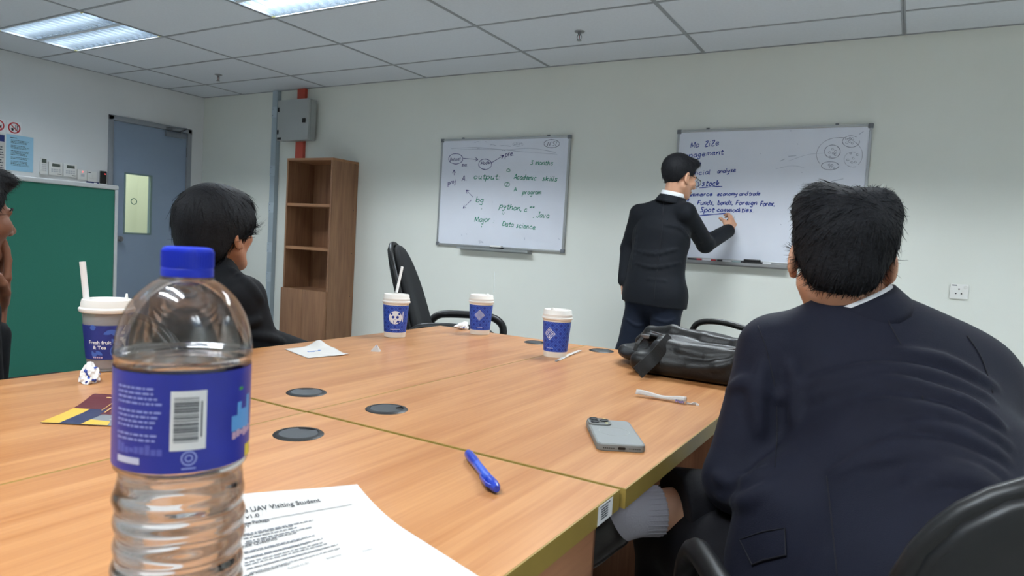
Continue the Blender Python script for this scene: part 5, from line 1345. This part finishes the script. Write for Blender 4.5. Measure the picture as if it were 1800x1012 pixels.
def office_chair(lab, x, y, yaw, back_w=.22, back_h=.23, back_zc=.64, back_y=-.235, tilt=10, pw=3.2, taper=0.0, seat_z=.46, arm_z=.68, arms=True, arm_x=.27):
    t = thing('office_chair', lab, 'chair', (x, y, 0), math.radians(-yaw), group='black office chairs')
    Mb = Matrix.Translation((0, back_y, back_zc)) @ Matrix.Rotation(math.radians(tilt), 4, 'X')
    g = G(); slab(g, 0, back_w-.012, back_h-.012, .045, 0, Mb @ Matrix.Translation((0, .012, 0)), curve=.5, taper=taper, pw=pw); g.build('backrest_pad', M_CHF, t, smooth='all')
    g = G(); slab(g, 0, back_w, back_h, .028, 0, Mb @ Matrix.Translation((0, -.018, 0)), curve=.5, taper=taper, pw=pw); sh = g.build('backrest_shell', M_CHP if back_h < .28 else M_CHF, t, smooth='all')
    n = 40; pts = []
    for k in range(n):
        a = 2*math.pi*k/n; c, s_ = math.cos(a), math.sin(a); X = math.copysign(abs(c)**(2/pw), c)*back_w; Z = math.copysign(abs(s_)**(2/pw), s_)*back_h; X *= (1-taper*Z/back_h)
        pts.append(Mb @ Vector((X*.99, -.008+.5*X*X, Z*.99)))
    G().tube(pts, .011, 8, closed=True).build('rim_piping', M_CHP, sh, smooth='all')
    g = G(); slab(g, 0, .24, .235, .075, 0, Matrix.Translation((0, .02, seat_z-.035)) @ Matrix.Rotation(math.pi/2, 4, 'X'), pw=3.6); g.build('seat', M_CHF, t, smooth='all')
    G().strap([(0, back_y-.03, back_zc-.05), (0, back_y-.06, back_zc-back_h*.8), (0, back_y-.03, seat_z-.10), (0, back_y+.12, seat_z-.095)], (1, 0, 0), .07, .012).build('back_bracket', M_CHP, t, bevel=.003)
    if arms:
        for s_ in (-1, 1):
            X = s_*arm_x
            P = [(X*.86, -.13, seat_z-.06), (X, -.15, seat_z+.02), (X, -.16, arm_z-.07), (X, -.13, arm_z-.015), (X, -.06, arm_z), (X, .10, arm_z), (X, .17, arm_z-.015), (X, .205, arm_z-.07), (X, .18, seat_z+.05), (X, .12, seat_z-.0), (X*.86, .06, seat_z-.06)]
            P = [tuple(p) for p in catmull([np.array(p) for p in P], 4)]
            G().tube(P, .0185, 10).build('armrest', M_CHP, t, smooth='all')
    G().lathe([(.028, .13), (.028, seat_z-.12), (.05, seat_z-.11), (.05, seat_z-.085), (0, seat_z-.085)], 18).build('gas_column', M_CHP, t, smooth=True)
    for k in range(5):
        a = 2*math.pi*k/5+.3; c, s_ = math.cos(a), math.sin(a)
        lg = G().tube([(.02*c, .02*s_, .125), (.15*c, .15*s_, .105), (.28*c, .28*s_, .075)], [.026, .021, .015], 8).build('base_leg', M_CHP, t, smooth='all')
        G().lathe([(0, -.012), (.022, -.012), (.026, -.006), (.026, .006), (.022, .012), (0, .012)], 16, Matrix.Translation((.28*c, .28*s_, .027)) @ Matrix.Rotation(a, 4, 'Z') @ Matrix.Rotation(math.pi/2, 4, 'X')).build('caster', M_BLK, lg, smooth=True)
    return t
yc_ = -30.3
# chair of the man in navy: back left rim seen at the lower right of the photo
FH = unit([CF[0], CF[1], 0]); RH = unit([CR[0], CR[1], 0])
bl = at(1566, 1000, .63); cch = bl[:2]+RH[:2]*.215+FH[:2]*.215
chF = office_chair('black low-backed office chair under the man in the navy suit', cch[0], cch[1], yc_+1, back_w=.215, back_h=.225, back_zc=.69, back_y=-.225, arm_z=.645, arm_x=.285, pw=3.0)
# empty high-backed chair at the far corner
office_chair('empty black high-backed office chair at the far corner of the table', -1.76, 2.53, 62, back_w=.205, back_h=.33, back_zc=.735, back_y=-.20, tilt=17, pw=2.4, taper=.10, arm_z=.715)

# ------------------------------------------------------------------ man in navy at the right, seen from behind
pF = thing('person', 'person in a navy suit leaning forward at the right, seen from behind', 'person', (.07, 1.03, 0))
hF = Head(at(1478, 460, 1.18), frame(yawdir(-9, -13), (.03, 0, 1)), .93)
fac = yawdir(-24); sid = np.array([fac[1], -fac[0], 0])
shL, shR = at(1362, 618, 1.17), at(1700, 668, 1.13); nk_ = at(1504, 540, 1.175); U = at(1560, 735, 1.15); Wp = at(1610, 900, 1.02); Pv = at(1660, 1110, .90)
elL, wrL = at(1296, 842, 1.13), at(1352, 880, 1.36); elR, wrR = at(1850, 880, 1.12), at(1700, 900, 1.36)
def cw(xc, d, z): return np.array([RH[0]*xc+FH[0]*d, RH[1]*xc+FH[1]*d, z])        # metres right of / ahead of the lens, on the level
hpL, hpR = cw(.46, .90, .56), cw(.65, .90, .56); knL, knR = cw(.34, 1.27, .555), cw(.66, 1.26, .63); anL = cw(.34, 1.30, .09)
anR = at(1108, 900, 1.21); shin = knR-anR
S = SDF(); hF.skin(S, jaw=.85)
S.cone(hF.w(0, -.022, -.05), nk_, .049, .052, .015); S.cone(nk_+np.array([0, 0, -.03]), U, .050, .135, .03, (fac, .6)); S.cone(U, Wp, .145, .13, .05, (fac, .65)); S.cone(Wp, Pv, .13, .15, .05, (fac, .75)); S.cone(shL, shR, .05, .05, .05)
for a, b, c in ((shL, elL, wrL), (shR, elR, wrR)): S.cone(a, b, .048, .040, .03); S.cone(b, c, .040, .028, .02)
hand(S, wrL, unit(wrL-elL)+np.array([.1, .1, -.3]), (0, -.2, -1), (.3, .35, .4, .45), side=1); hand(S, wrR, unit(wrR-elR)+np.array([-.2, .1, -.3]), (0, -.2, -1), (.3, .35, .4, .45), side=-1)
S.chain([hpL, knL, anL], [.085, .055, .038], .04); S.chain([hpR, knR, anR], [.085, .055, .036], .04)
S.cone(anL, anL+FH*.17+np.array([0, 0, -.04]), .040, .030, .03, ((0, 0, 1), .8))
toeR = anR+at(1000, 975, 1.22)-at(1120, 905, 1.21); ftd = unit(toeR-anR)
S.cone(anR, anR+ftd*.20, .034, .028, .02)
S.build('body', M_SKIN1, pF, .0038)
hair(hF, pF, [((0, -.048, .042), (.086, .078, .080), .02), ((-.045, -.010, .092), (.050, .078, .050), .02), ((.045, -.015, .088), (.048, .07, .048), .02), ((-.02, .03, .108), (.050, .055, .036), .02), ((.0, -.060, -.030), (.058, .040, .046), .03)],
     [(-.2, -.078), (-.07, -.074), (-.040, -.062), (-.026, -.030), (-.016, .012), (.02, .018), (.03, .02), (.06, .05), (.09, .06)], M_HAIR2, .0035, .010, 9000, (.022, -.092, .075), .030, .10, seed=3, swid=.0010, lift=.34)
# jacket
J = SDF(); J.cone(at(1515, 600, 1.165), U, .080, .165, .06, (fac, .66)); J.cone(U, Wp, .168, .178, .08, (fac, .70)); J.cone(Wp, Pv, .178, .195, .06, (fac, .78)); J.cone(Pv, Pv+np.array([0, 0, -.09]), .195, .20, .05, (fac, .8))
J.cone(shL, shR, .048, .050, .045); J.cone(nk_+np.array([0, 0, -.022]), shL+np.array([0, 0, .008]), .050, .044, .035); J.cone(nk_+np.array([0, 0, -.022]), shR+np.array([0, 0, .004]), .050, .046, .035)
J.cone(U+sid*.05, U-sid*.05, .155, .155, .07, (fac, .68)); J.cone(at(1395, 905, 1.03), at(1378, 1045, 1.02), .085, .095, .05)
for a, b, c in ((shL, elL, wrL), (shR, elR, wrR)): J.cone(a, b, .060, .054, .022); J.cone(b, c, .054, .044, .015)
base = SDF(); base.p = list(J.p)
F_ = [[(1366, 702), (1418, 676), (1497, 656), (1575, 650), (1660, 664), (1740, 700)], [(1420, 700), (1500, 676), (1590, 674), (1680, 702), (1740, 735)], [(1575, 618), (1660, 634), (1748, 678)], [(1540, 705), (1660, 728), (1770, 780)],
      [(1600, 745), (1680, 764), (1765, 805)], [(1500, 806), (1580, 784), (1670, 795), (1760, 830)], [(1465, 832), (1549, 806), (1630, 806), (1720, 832)], [(1640, 690), (1700, 712), (1760, 750)], [(1600, 830), (1690, 830), (1750, 850)],
      [(1272, 690), (1310, 672), (1350, 690)], [(1258, 838), (1300, 850), (1344, 826)], [(1264, 872), (1305, 882), (1345, 858)], [(1600, 850), (1680, 842), (1750, 862)], [(1390, 640), (1400, 690), (1396, 740)], [(1340, 640), (1330, 700), (1334, 760)]]
ridges(J, base, F_, .0075, .0030, .016)
jo = J.build('suit_jacket', M_NAVYS, pF, .0052)
for ln in ([(1546, 522), (1562, 565), (1584, 606), (1606, 645), (1622, 700), (1632, 760), (1636, 830)], [(1453, 834), (1460, 900), (1466, 960), (1471, 1011)], [(1332, 572), (1346, 610), (1358, 660), (1364, 700), (1366, 760), (1362, 820)], [(1700, 590), (1726, 630), (1745, 690)]):
    seam(base, ln, jo, M_SEAM, .0009)
pts = [base.trace(*q) for q in ((1300, 948), (1340, 934), (1379, 928), (1381, 975), (1340, 984), (1322, 992))]
if all(p is not None for p in pts):
    c = sum(pts)/6; nrm = unit(CAM-c); G().prism([(0, 0)], 0, 0) if False else None
    pf = G(); v0 = [tuple(p+nrm*.003) for p in pts]; v1 = [tuple(p-nrm*.004) for p in pts]; n = 6
    pf.add(v0+v1, [tuple(range(n)), tuple(range(n, 2*n))[::-1]]+[(i, n+i, n+(i+1) % n, (i+1) % n) for i in range(n)]); pf.build('pocket_flap', M_NAVYS, jo, world=True, bevel=.001)
    G().tube([p+nrm*.003 for p in pts], .0012, 6, closed=True).build('flap_seam', M_SEAM, jo, world=True)
# jacket collar and shirt collar
def collar(parent, Hd, nk, r, z0, z1, m, name, tilt=(0, 0, 1), fwd=(0, 1, 0), th=.004, a0=-2.5, a1=2.5, flare=.012, n=28):
    Rf = frame(fwd, tilt); up = Rf[:, 2]; c = np.array(nk)
    def f(u, v):
        a = a0+(a1-a0)*u; rr_ = r+flare*(1-v); p = c+Rf[:, 0]*rr_*math.sin(a)-Rf[:, 1]*rr_*math.cos(a)*1.02+up*(z0+(z1-z0)*v-.006*(1-math.cos(a))*1.0)
        return tuple(p)
    return G().sheet(f, n, 4).build(name, m, parent, world=True, smooth='all', solid=th)
nkT = hF.w(0, -.022, -.05); nkF = nkT+(nk_-nkT)*.80; neckax = unit(unit(nkT-nk_)+np.array([0, 0, .6]))
collar(pF, hF, nkF, .064, -.030, .014, M_SHIRT, 'shirt_collar', neckax, fac, .003)
collar(pF, hF, nkF, .068, -.040, .008, M_NAVYS, 'jacket_collar', neckax, fac, .006, flare=.020, a0=-2.0, a1=2.0)
# trousers, socks, shoes
T = SDF(); T.cone(hpL, knL, .105, .078, .04); T.cone(knL, anL+np.array([0, 0, .03]), .074, .058, .03); sd_ = unit(knR-anR); hemP = anR+sd_*.082
T.cone(hpR, knR, .105, .080, .04); T.cone(Pv+np.array([0, 0, -.02]), (hpL+hpR)/2, .14, .13, .05)
tr_ = T.build('trousers', M_TROB, pF, .0055)
T2 = SDF(); T2.cone(knR, hemP-sd_*.04, .078, .064, .03); T2.cone(hemP-sd_*.04, hemP, .064, .064, .03); T2.cone(hemP+sd_*.10+np.array([0, 0, -.012]), hemP+sd_*.01, .062, .066, .02); T2.cut(lambda P: -((P-hemP)@sd_)); T2.build('crossed_trouser_leg', M_TROB, tr_, .005)
sk = SDF(); sk.cone(anR-sd_*.01, anR+sd_*.055, .040, .043, .02); sk.cone(anR-sd_*.01, anR+ftd*.05, .040, .038, .02); sk.cut(lambda P: (P-(anR+sd_*.055))@sd_); so = sk.build('sock', M_SOCK, pF, .003)
g = G(); ux = unit(np.cross(sd_, (0, 0, 1))); uy = np.cross(sd_, ux)
for k in range(28):
    a = 2*math.pi*k/28; e = ux*math.cos(a)+uy*math.sin(a); g.tube([anR+sd_*.006+e*.0408, anR+sd_*.035+e*.0418, anR+sd_*.0545+e*.0430], .0017, 5)
g.build('sock_ribs', M_SOCK, so, world=True, kind='stuff')
sh_ = SDF(); sh_.cone(anR+ftd*.045-sd_*.0, anR+ftd*.115, .044, .043, .02); sh_.cone(anR+ftd*.10, anR+ftd*.235, .041, .030, .03); sh_.cone(anR+ftd*.02-sd_*.028, anR+ftd*.08-sd_*.02, .030, .034, .02); sh_.build('shoe', M_SHOE, pF, .004)
s2 = SDF(); s2.cone(anL+np.array([0, 0, -.045]), anL+FH*.19+np.array([0, 0, -.052]), .042, .036, .03); s2.cone(anL+np.array([0, 0, -.02]), anL+np.array([0, 0, .0]), .045, .046, .02); s2.cut(lambda P: -P[:, 2]+.002); s2.build('shoe', M_SHOE, pF, .005)
# ------------------------------------------------------------------ generic seated / standing suit
def person_body(S, nk, shL, shR, U, Wp, Pv, fac, arms, sc=1.0):
    S.cone(nk+np.array([0, 0, -.02]), U, .052*sc, .130*sc, .03, (fac, .6)); S.cone(U, Wp, .14*sc, .125*sc, .05, (fac, .65)); S.cone(Wp, Pv, .125*sc, .145*sc, .05, (fac, .75)); S.cone(shL, shR, .046*sc, .046*sc, .05)
    for a, b, c in arms: S.cone(a, b, .045*sc, .038*sc, .03); S.cone(b, c, .038*sc, .027*sc, .02)
def jacket(J, nk, shL, shR, U, Wp, Pv, fac, arms, r=(.075, .160, .165, .180), arm=(.060, .052, .043), sh=.047):
    dz = np.array([0, 0, -.022])
    J.cone(nk+dz*1.6, U, r[0], r[1], .06, (fac, .66)); J.cone(U, Wp, r[1], r[2], .07, (fac, .70)); J.cone(Wp, Pv, r[2], r[3], .06, (fac, .76)); J.cone(shL, shR, sh, sh, .045)
    for q in (shL, shR): J.cone(nk+dz, q+np.array([0, 0, .006]), .050, .044, .035)
    for a, b, c in arms: J.cone(a, b, arm[0], arm[1], .022); J.cone(b, c, arm[1], arm[2], .015)

# ------------------------------------------------------------------ person in black, seated beyond the bottle
pM = thing('person', 'person in a black suit with bowl-cut hair seated behind the bottle', 'person', (-1.84, 1.28, 0))
hM = Head(at(381, 412, 2.03), frame(yawdir(-12, 10)), 1.05)
fM = yawdir(4); nkM = at(372, 462, 2.03); sLM, sRM = at(302, 530, 2.15), at(428, 524, 1.95); UM = at(368, 585, 2.05); WM = at(366, 660, 2.07); PM = at(364, 725, 2.09)
eRM, wRM = at(456, 602, 1.98), at(566, 634, 2.20); eLM, wLM = at(280, 640, 2.20), at(420, 655, 2.40)
aM = ((sLM, eLM, wLM), (sRM, eRM, wRM)); S = SDF(); hM.skin(S); S.cone(hM.w(0, -.02, -.05), nkM, .050, .053, .02); person_body(S, nkM, sLM, sRM, UM, WM, PM, fM, aM)
hand(S, wRM, (.1, 1, -.2), (-.3, 0, -1), (.3, .35, .4, .45), side=1); hand(S, wLM, (.3, 1, -.2), (.3, 0, -1), (.3, .35, .4, .45), side=-1)
hpM = [PM+np.array([s_*.09, 0, -.01]) for s_ in (-1, 1)]; knM = [p+np.array([s_*.05, .41, -.02]) for p, s_ in zip(hpM, (-1, 1))]; ankM = [np.array([p[0], p[1]+.03, .09]) for p in knM]
for i in range(2): S.chain([hpM[i], knM[i], ankM[i]], [.08, .052, .036], .04)
S.build('body', M_SKIN2, pM, .0042)
hM.eyes(pM)
hair(hM, pM, [((0, -.014, .050), (.094, .102, .096), .02), ((0, .045, .075), (.078, .062, .052), .03), ((0, -.062, -.018), (.068, .055, .066), .03), ((.058, .030, .038), (.034, .052, .040), .02), ((-.058, .030, .038), (.034, .052, .040), .02)],
     [(-.2, -.082), (-.07, -.075), (-.040, -.050), (-.026, -.012), (.012, -.006), (.045, -.002), (.07, .016), (.2, .020)], M_HAIR, .0042, .018, 6000, (0, -.035, .14), .050, .45, seed=5, swid=.0013, lift=.12)
J = SDF(); jacket(J, nkM, sLM, sRM, UM, WM, PM, fM, aM, sh=.050); J.cone(PM, PM+fM*.10+np.array([0, 0, -.03]), .165, .15, .05, ((0, 0, 1), .8))
base = SDF(); base.p = list(J.p)
ridges(J, base, [[(420, 560), (440, 568), (456, 560)], [(405, 470), (440, 500), (462, 530)], [(300, 500), (330, 490)], [(440, 590), (470, 592), (500, 600)]], .007, .003, .014)
jm = J.build('suit_jacket', M_BLKS_, pM, .006)
nax = unit(hM.w(0, -.02, -.05)-UM)
collar(pM, hM, at(374, 452, 2.03), .060, -.03, .010, M_SHIRT, 'shirt_collar', nax, fM, .003, a0=-2.2, a1=2.2); collar(pM, hM, at(374, 456, 2.03), .062, -.040, .002, M_BLKS_, 'jacket_collar', nax, fM, .006, flare=.020)
T = SDF(); T.cone(hpM[0], hpM[1], .12, .12, .05)
for i in range(2): T.cone(hpM[i], knM[i], .098, .074, .04); T.cone(knM[i], ankM[i]+np.array([0, 0, .02]), .070, .056, .03)
T.build('trousers', M_TROB, pM, .007)
def shoe(p, an, f): s2 = SDF(); f = unit(f); s2.cone(an+np.array([0, 0, -.045]), an+f*.18+np.array([0, 0, -.052]), .042, .036, .03); s2.cone(an+np.array([0, 0, -.02]), an, .045, .046, .02); s2.cut(lambda P: -P[:, 2]+.002); return s2.build('shoe', M_SHOE, p, .006)
for a in ankM: shoe(pM, a, fM)
office_chair('black office chair under the person in black with bowl-cut hair', PM[0], PM[1]+.02, 4, back_h=.17, back_zc=.66, back_y=-.24, arms=False)

# ------------------------------------------------------------------ person at the left edge, hand over the mouth
pL = thing('person', 'person at the left edge resting a hand over the mouth', 'person', (-1.92, .72, 0))
hL = Head(at(-66, 377, 1.60), frame(yawdir(-14, -4)), 1.0); fL = yawdir(10)
nkL = hL.w(0, -.045, -.150); UL = nkL+np.array([-.0, -.02, -.17]); WL = UL+np.array([0, -.03, -.17]); PL = WL+np.array([0, -.02, -.14]); sd2 = np.array([fL[1], -fL[0], 0])
sLL, sRL = nkL-sd2*.175+np.array([0, 0, -.065]), nkL+sd2*.175+np.array([0, .02, -.065]); wrl = hL.w(.012, .082, -.228); eRL = hL.w(.06, .03, -.46); eLL = sLL+np.array([-.02, .06, -.28]); wLL = eLL+np.array([.1, .22, .03])
aL = ((sLL, eLL, wLL), (sRL, eRL, wrl)); S = SDF(); hL.skin(S, nose=1.15); S.cone(hL.w(0, -.02, -.05), nkL, .055, .06, .03); person_body(S, nkL, sLL, sRL, UL, WL, PL, fL, aL)
hand(S, wrl, hL.R@np.array([-.03, .16, 1]), hL.R@np.array([-.25, -1, 0]), (.16, .18, .22, .28), .10, 1.0, (.75, .35), side=1)
hand(S, wLL, (.4, 1, -.1), (.2, 0, -1), (.3, .35, .4, .45), side=-1)
hpL_ = [PL+np.array([s_*.09, 0, -.01]) for s_ in (-1, 1)]; knL_ = [p+np.array([.28, .26, -.01]) for p in hpL_]; anL_ = [np.array([p[0], p[1]+.03, .09]) for p in knL_]
for i in range(2): S.chain([hpL_[i], knL_[i], anL_[i]], [.08, .052, .036], .04)
S.build('body', M_SKIN3, pL, .0032)
hL.eyes(pL)
hair(hL, pL, [((0, -.030, .048), (.080, .094, .086), .02), ((0, .062, .092), (.060, .044, .030), .02)],
     [(-.2, -.075), (-.06, -.065), (-.030, -.030), (-.02, .01), (.015, .0), (.035, .01), (.055, .045), (.075, .064), (.2, .066)], M_HAIR, .004, .008, 3500, (0, -.06, .11), .024, .05, seed=8, swid=.0011, lift=.4)
J = SDF(); jacket(J, nkL, sLL, sRL, UL, WL, PL, fL, ((sLL, eLL, wLL), (sRL, eRL, eRL+(wrl-eRL)*.75)), r=(.075, .155, .155, .165)); J.build('suit_jacket', M_BLKS_, pL, .0075)
nax = unit(hL.w(0, -.02, -.05)-UL); collar(pL, hL, nkL, .062, -.02, .022, M_SHIRT, 'shirt_collar', nax, fL, .003)
T = SDF(); T.cone(hpL_[0], hpL_[1], .12, .12, .05)
for i in range(2): T.cone(hpL_[i], knL_[i], .098, .074, .04); T.cone(knL_[i], anL_[i]+np.array([0, 0, .02]), .070, .056, .03)
T.build('trousers', M_TROB, pL, .008)
for a in anL_: shoe(pL, a, fL)
office_chair('black office chair under the person at the left edge', PL[0], PL[1]+.02, 10, back_h=.2, back_zc=.68, back_y=-.23, arms=False, seat_z=max(.4, PL[2]-.11))

# ------------------------------------------------------------------ man writing on the whiteboard
pS = thing('person', 'man in a dark suit and glasses standing and writing on the whiteboard', 'person', (-1.4, 4.05, 0))
hS = Head(at(1194, 313, 4.12), frame(yawdir(34, -10)), 1.06); fS = yawdir(2)
nkS = at(1180, 350, 4.13); sLS, sRS = at(1124, 376, 4.22), at(1206, 374, 4.03); US = at(1163, 415, 4.14); WS = at(1153, 475, 4.13); PS = at(1150, 512, 4.12)
eRS, wRS = at(1240, 429, 4.24), at(1279, 406, 4.46); eLS, wLS = at(1106, 436, 4.30), at(1099, 492, 4.22)
aS = ((sLS, eLS, wLS), (sRS, eRS, wRS)); S = SDF(); hS.skin(S); S.cone(hS.w(0, -.02, -.05), nkS, .052, .055, .02); person_body(S, nkS, sLS, sRS, US, WS, PS, fS, aS)
tip = ony(1291, 381, YB-.020); hd = unit(at(1288, 386, 4.53)-wRS)
hand(S, wRS, hd+np.array([.15, 0, .3]), (-.75, .45, -.2), (.55, .6, .65, .7), .06, 1.05, (.5, .7), side=1)
hand(S, wLS, (-.05, -.02, -1), (.9, .2, 0), (.4, .45, .5, .55), .06, .95, (.3, .4), side=1)
hpS = [at(1132, 520, 4.17), at(1172, 522, 4.06)]; knS = [at(1104, 618, 4.17), at(1166, 626, 4.05)]; anS = [np.array([*at(1062, 730, 4.22)[:2], .09]), np.array([*at(1160, 735, 4.08)[:2], .09])]
for i in range(2): S.chain([hpS[i], knS[i], anS[i]], [.08, .052, .036], .04)
S.build('body', M_SKIN1, pS, .0042)
hS.eyes(pS)
hair(hS, pS, [((0, -.022, .052), (.080, .096, .086), .02), ((0, .050, .098), (.064, .056, .034), .02)],
     [(-.2, -.062), (-.07, -.050), (-.040, -.030), (-.026, .008), (.015, .010), (.032, .018), (.052, .045), (.072, .066), (.2, .068)], M_HAIR, .0045, .009, 2500, (0, -.06, .11), .026, .05, seed=9, swid=.0013, lift=.35)
J = SDF(); jacket(J, nkS, sLS, sRS, US, WS, PS, fS, aS, r=(.075, .160, .158, .172), arm=(.058, .054, .046), sh=.046)
J.cone(PS, PS+np.array([0, 0, -.10]), .172, .182, .05, (fS, .78)); J.cone(hpS[0], hpS[1], .122, .122, .04); J.cone(hpS[0]+np.array([0, 0, -.1]), hpS[1]+np.array([0, 0, -.1]), .112, .112, .04); zc_ = at(1150, 534, 4.1)[2]
J.cut(lambda P: np.where(P[:, 2] < zc_+.3, zc_-.06*(P[:, 0]+1.4)-P[:, 2], -1.0))
base = SDF(); base.p = list(J.p)
ridges(J, base, [[(1120, 440), (1150, 446), (1190, 438)], [(1118, 462), (1150, 470), (1196, 462)], [(1170, 395), (1195, 400), (1212, 420)], [(1120, 400), (1116, 440), (1112, 470)], [(1140, 490), (1170, 494)], [(1222, 410), (1232, 425)]], .008, .003, .016)
js = J.build('suit_jacket', M_CHAR, pS, .006)
seam(base, [(1166, 352), (1164, 400), (1158, 450), (1152, 500), (1150, 528)], js, M_SEAM, .0022, 'back_seam')
nax = unit(hS.w(0, -.02, -.05)-US); collar(pS, hS, at(1182, 345, 4.13), .066, -.022, .030, M_SHIRT, 'shirt_collar', nax, yawdir(15), .004, a0=-2.6, a1=2.6); collar(pS, hS, at(1182, 347, 4.13), .074, -.03, .012, M_CHAR, 'jacket_collar', nax, yawdir(15), .007, flare=.024)
T = SDF(); T.cone(hpS[0], hpS[1], .115, .115, .05)
for i in range(2): T.cone(hpS[i], knS[i], .098, .074, .03); T.cone(knS[i], anS[i]+np.array([0, 0, .0]), .072, .060, .03)
base = SDF(); base.p = list(T.p); ridges(T, base, [[(1100, 560), (1118, 572), (1132, 570)], [(1090, 590), (1110, 600)], [(1150, 560), (1172, 566), (1186, 560)]], .006, .002, .012)
T.build('trousers', M_TROU, pS, .006)
for a, f in zip(anS, (yawdir(0), yawdir(20))): shoe(pS, a, f)
gl_ = bpy.data.objects.new('glasses', None); COL.objects.link(gl_); gl_.parent = pS
M_GLS = mat('glasses_frame', (52, 50, 52), .3, metal=.6)
for x in (-1, 1):
    n = 20; G().tube([hS.w(x*.034+.024*math.cos(2*math.pi*k/n), .112-.1*abs(.024*math.cos(2*math.pi*k/n)+.0)*.2, -.002+.020*math.sin(2*math.pi*k/n)) for k in range(n)], .0014, 6, closed=True).build('lens_rim', M_GLS, gl_, world=True)
    G().add([hS.w(x*.034+.023*math.cos(2*math.pi*k/n), .1115, -.002+.019*math.sin(2*math.pi*k/n)) for k in range(n)], [tuple(range(n))]).build('lens', M_PANE, gl_, world=True, fixn=False)
    G().tube([hS.w(x*.058, .110, .006), hS.w(x*.074, .075, .010), hS.w(x*.084, .0, .012), hS.w(x*.086, -.020, .002)], .0016, 6).build('temple', M_GLS, gl_, world=True)
G().tube([hS.w(-.011, .114, .002), hS.w(0, .119, .004), hS.w(.011, .114, .002)], .0014, 6).build('bridge', M_GLS, gl_, world=True)
# the pen in his hand
a = tip; b = tip+unit(wRS-tip+np.array([-.02, -.02, .06]))*.125
mk = thing('marker_pen', 'marker held in the hand of the standing man', 'marker', tuple(b), group='marker pens')
G().tube([b, b+(a-b)*.82], .0075, 12).build('barrel', M_MWH, mk, world=True, smooth=True); G().tube([b+(a-b)*.80, b+(a-b)*.93, a], [.0062, .004, .0015], 10).build('tip', M_MBLK, mk, world=True, smooth=True); G().tube([b, b-(a-b)*.12], .0078, 12).build('end_cap', M_MBLK, mk, world=True, smooth=True)

# ------------------------------------------------------------------ black leather bag on the far right desk
M_LEA = mat('black_leather', (13, 13, 14), .46, noise=.15, nscale=30, bump=.35, bscale=160); M_STRP = mat('black_webbing', (24, 24, 25), .75, bump=.3, bscale=500); M_ZIP = mat('zip_metal', (120, 120, 122), .35, metal=.8)
bg = thing('leather_bag', 'slumped black leather bag lying open on the table beside the navy suit', 'bag', (-.45, 1.87, ZT))
B_ = SDF(); zt2 = ZT+.003
B_.box((-.470, 1.885, zt2+.030), (.165, .165, .028), .026, None, .02); B_.box((-.445, 1.880, zt2+.070), (.140, .140, .024), .022, None, .025)
B_.ell((-.645, 1.925, zt2+.030), (.085, .12, .027), None, .03); B_.ell((-.60, 1.94, zt2+.062), (.07, .10, .022), None, .025); B_.ell((-.52, 1.90, zt2+.088), (.10, .11, .020), None, .03)
B_.chain([(-.60, 1.80, zt2+.070), (-.54, 1.765, zt2+.058), (-.47, 1.735, zt2+.034), (-.40, 1.730, zt2+.045), (-.35, 1.735, zt2+.066), (-.318, 1.74, zt2+.074)], [.012, .014, .014, .013, .013, .012], .012)
B_.chain([(-.62, 1.83, zt2+.088), (-.56, 1.775, zt2+.088), (-.50, 1.75, zt2+.072), (-.43, 1.745, zt2+.066), (-.35, 1.75, zt2+.082), (-.318, 1.76, zt2+.090)], [.010, .011, .011, .010, .010, .010], .010)
B_.chain([(-.66, 1.88, zt2+.070), (-.62, 1.85, zt2+.100), (-.55, 1.83, zt2+.112), (-.46, 1.81, zt2+.104), (-.37, 1.80, zt2+.100), (-.325, 1.80, zt2+.100)], [.012, .014, .015, .014, .012, .012], .015)
B_.chain([(-.72, 1.93, zt2+.034), (-.70, 1.86, zt2+.040), (-.64, 1.81, zt2+.036), (-.58, 1.78, zt2+.022)], [.010, .011, .011, .009], .010)
B_.ell((-.585, 1.795, zt2+.080), (.045, .03, .012), None, .01, -1)
B_.cut(lambda P: zt2-.001-P[:, 2])
B_.build('bag_body', M_LEA, bg, .004)
def bw(g, n, m, **k): return g.build(n, m, bg, world=True, **k)
arc = [tuple(p) for p in catmull([np.array(p) for p in ((-.56, 2.03, zt2+.07), (-.54, 2.03, zt2+.118), (-.48, 2.02, zt2+.132), (-.40, 2.01, zt2+.122), (-.32, 2.0, zt2+.095))], 5)]
bw(G().tube(arc, .009, 8), 'handle', M_LEA, smooth='all')
q0, q1 = B_.traces([(1180, 594), (1152, 626)], 1.0, 4); q1 = q1+(CAM-q1)*.006; q2 = np.array(onz(1121, 655, ZT+.018))
arc = [tuple(p) for p in catmull([q0, q0*.5+q1*.5+(CAM-q1)*.004, q1, q1*.5+q2*.5+(CAM-q2)*.003, q2], 5)]
bw(G().strap(arc, tuple(unit(CR*.72-CU*.69)), .034, .004), 'shoulder_strap', M_STRP)
zp = [tuple(p) for p in catmull([np.array(p) for p in ((-.61, 1.82, zt2+.104), (-.57, 1.785, zt2+.104), (-.51, 1.760, zt2+.092), (-.44, 1.752, zt2+.082), (-.36, 1.752, zt2+.096), (-.325, 1.756, zt2+.102))], 6)]
bw(G().tube(zp, .0022, 6), 'zip', M_ZIP, smooth='all')
pl = bw(G().box(-.632, -.606, 1.800, 1.812, zt2+.086, zt2+.096), 'zip_slider', M_ZIP, bevel=.002); G().strap([(-.625, 1.800, zt2+.088), (-.635, 1.790, zt2+.070), (-.640, 1.785, zt2+.050)], (1, 0, 0), .010, .003).build('zip_pull', M_LEA, pl, world=True)
bw(G().strap([tuple(onz(1172, 655, zt2+.006)), tuple(onz(1182, 659, zt2+.006))], (0, 1, 0), .006, .002), 'paper_label', M_PAPER)
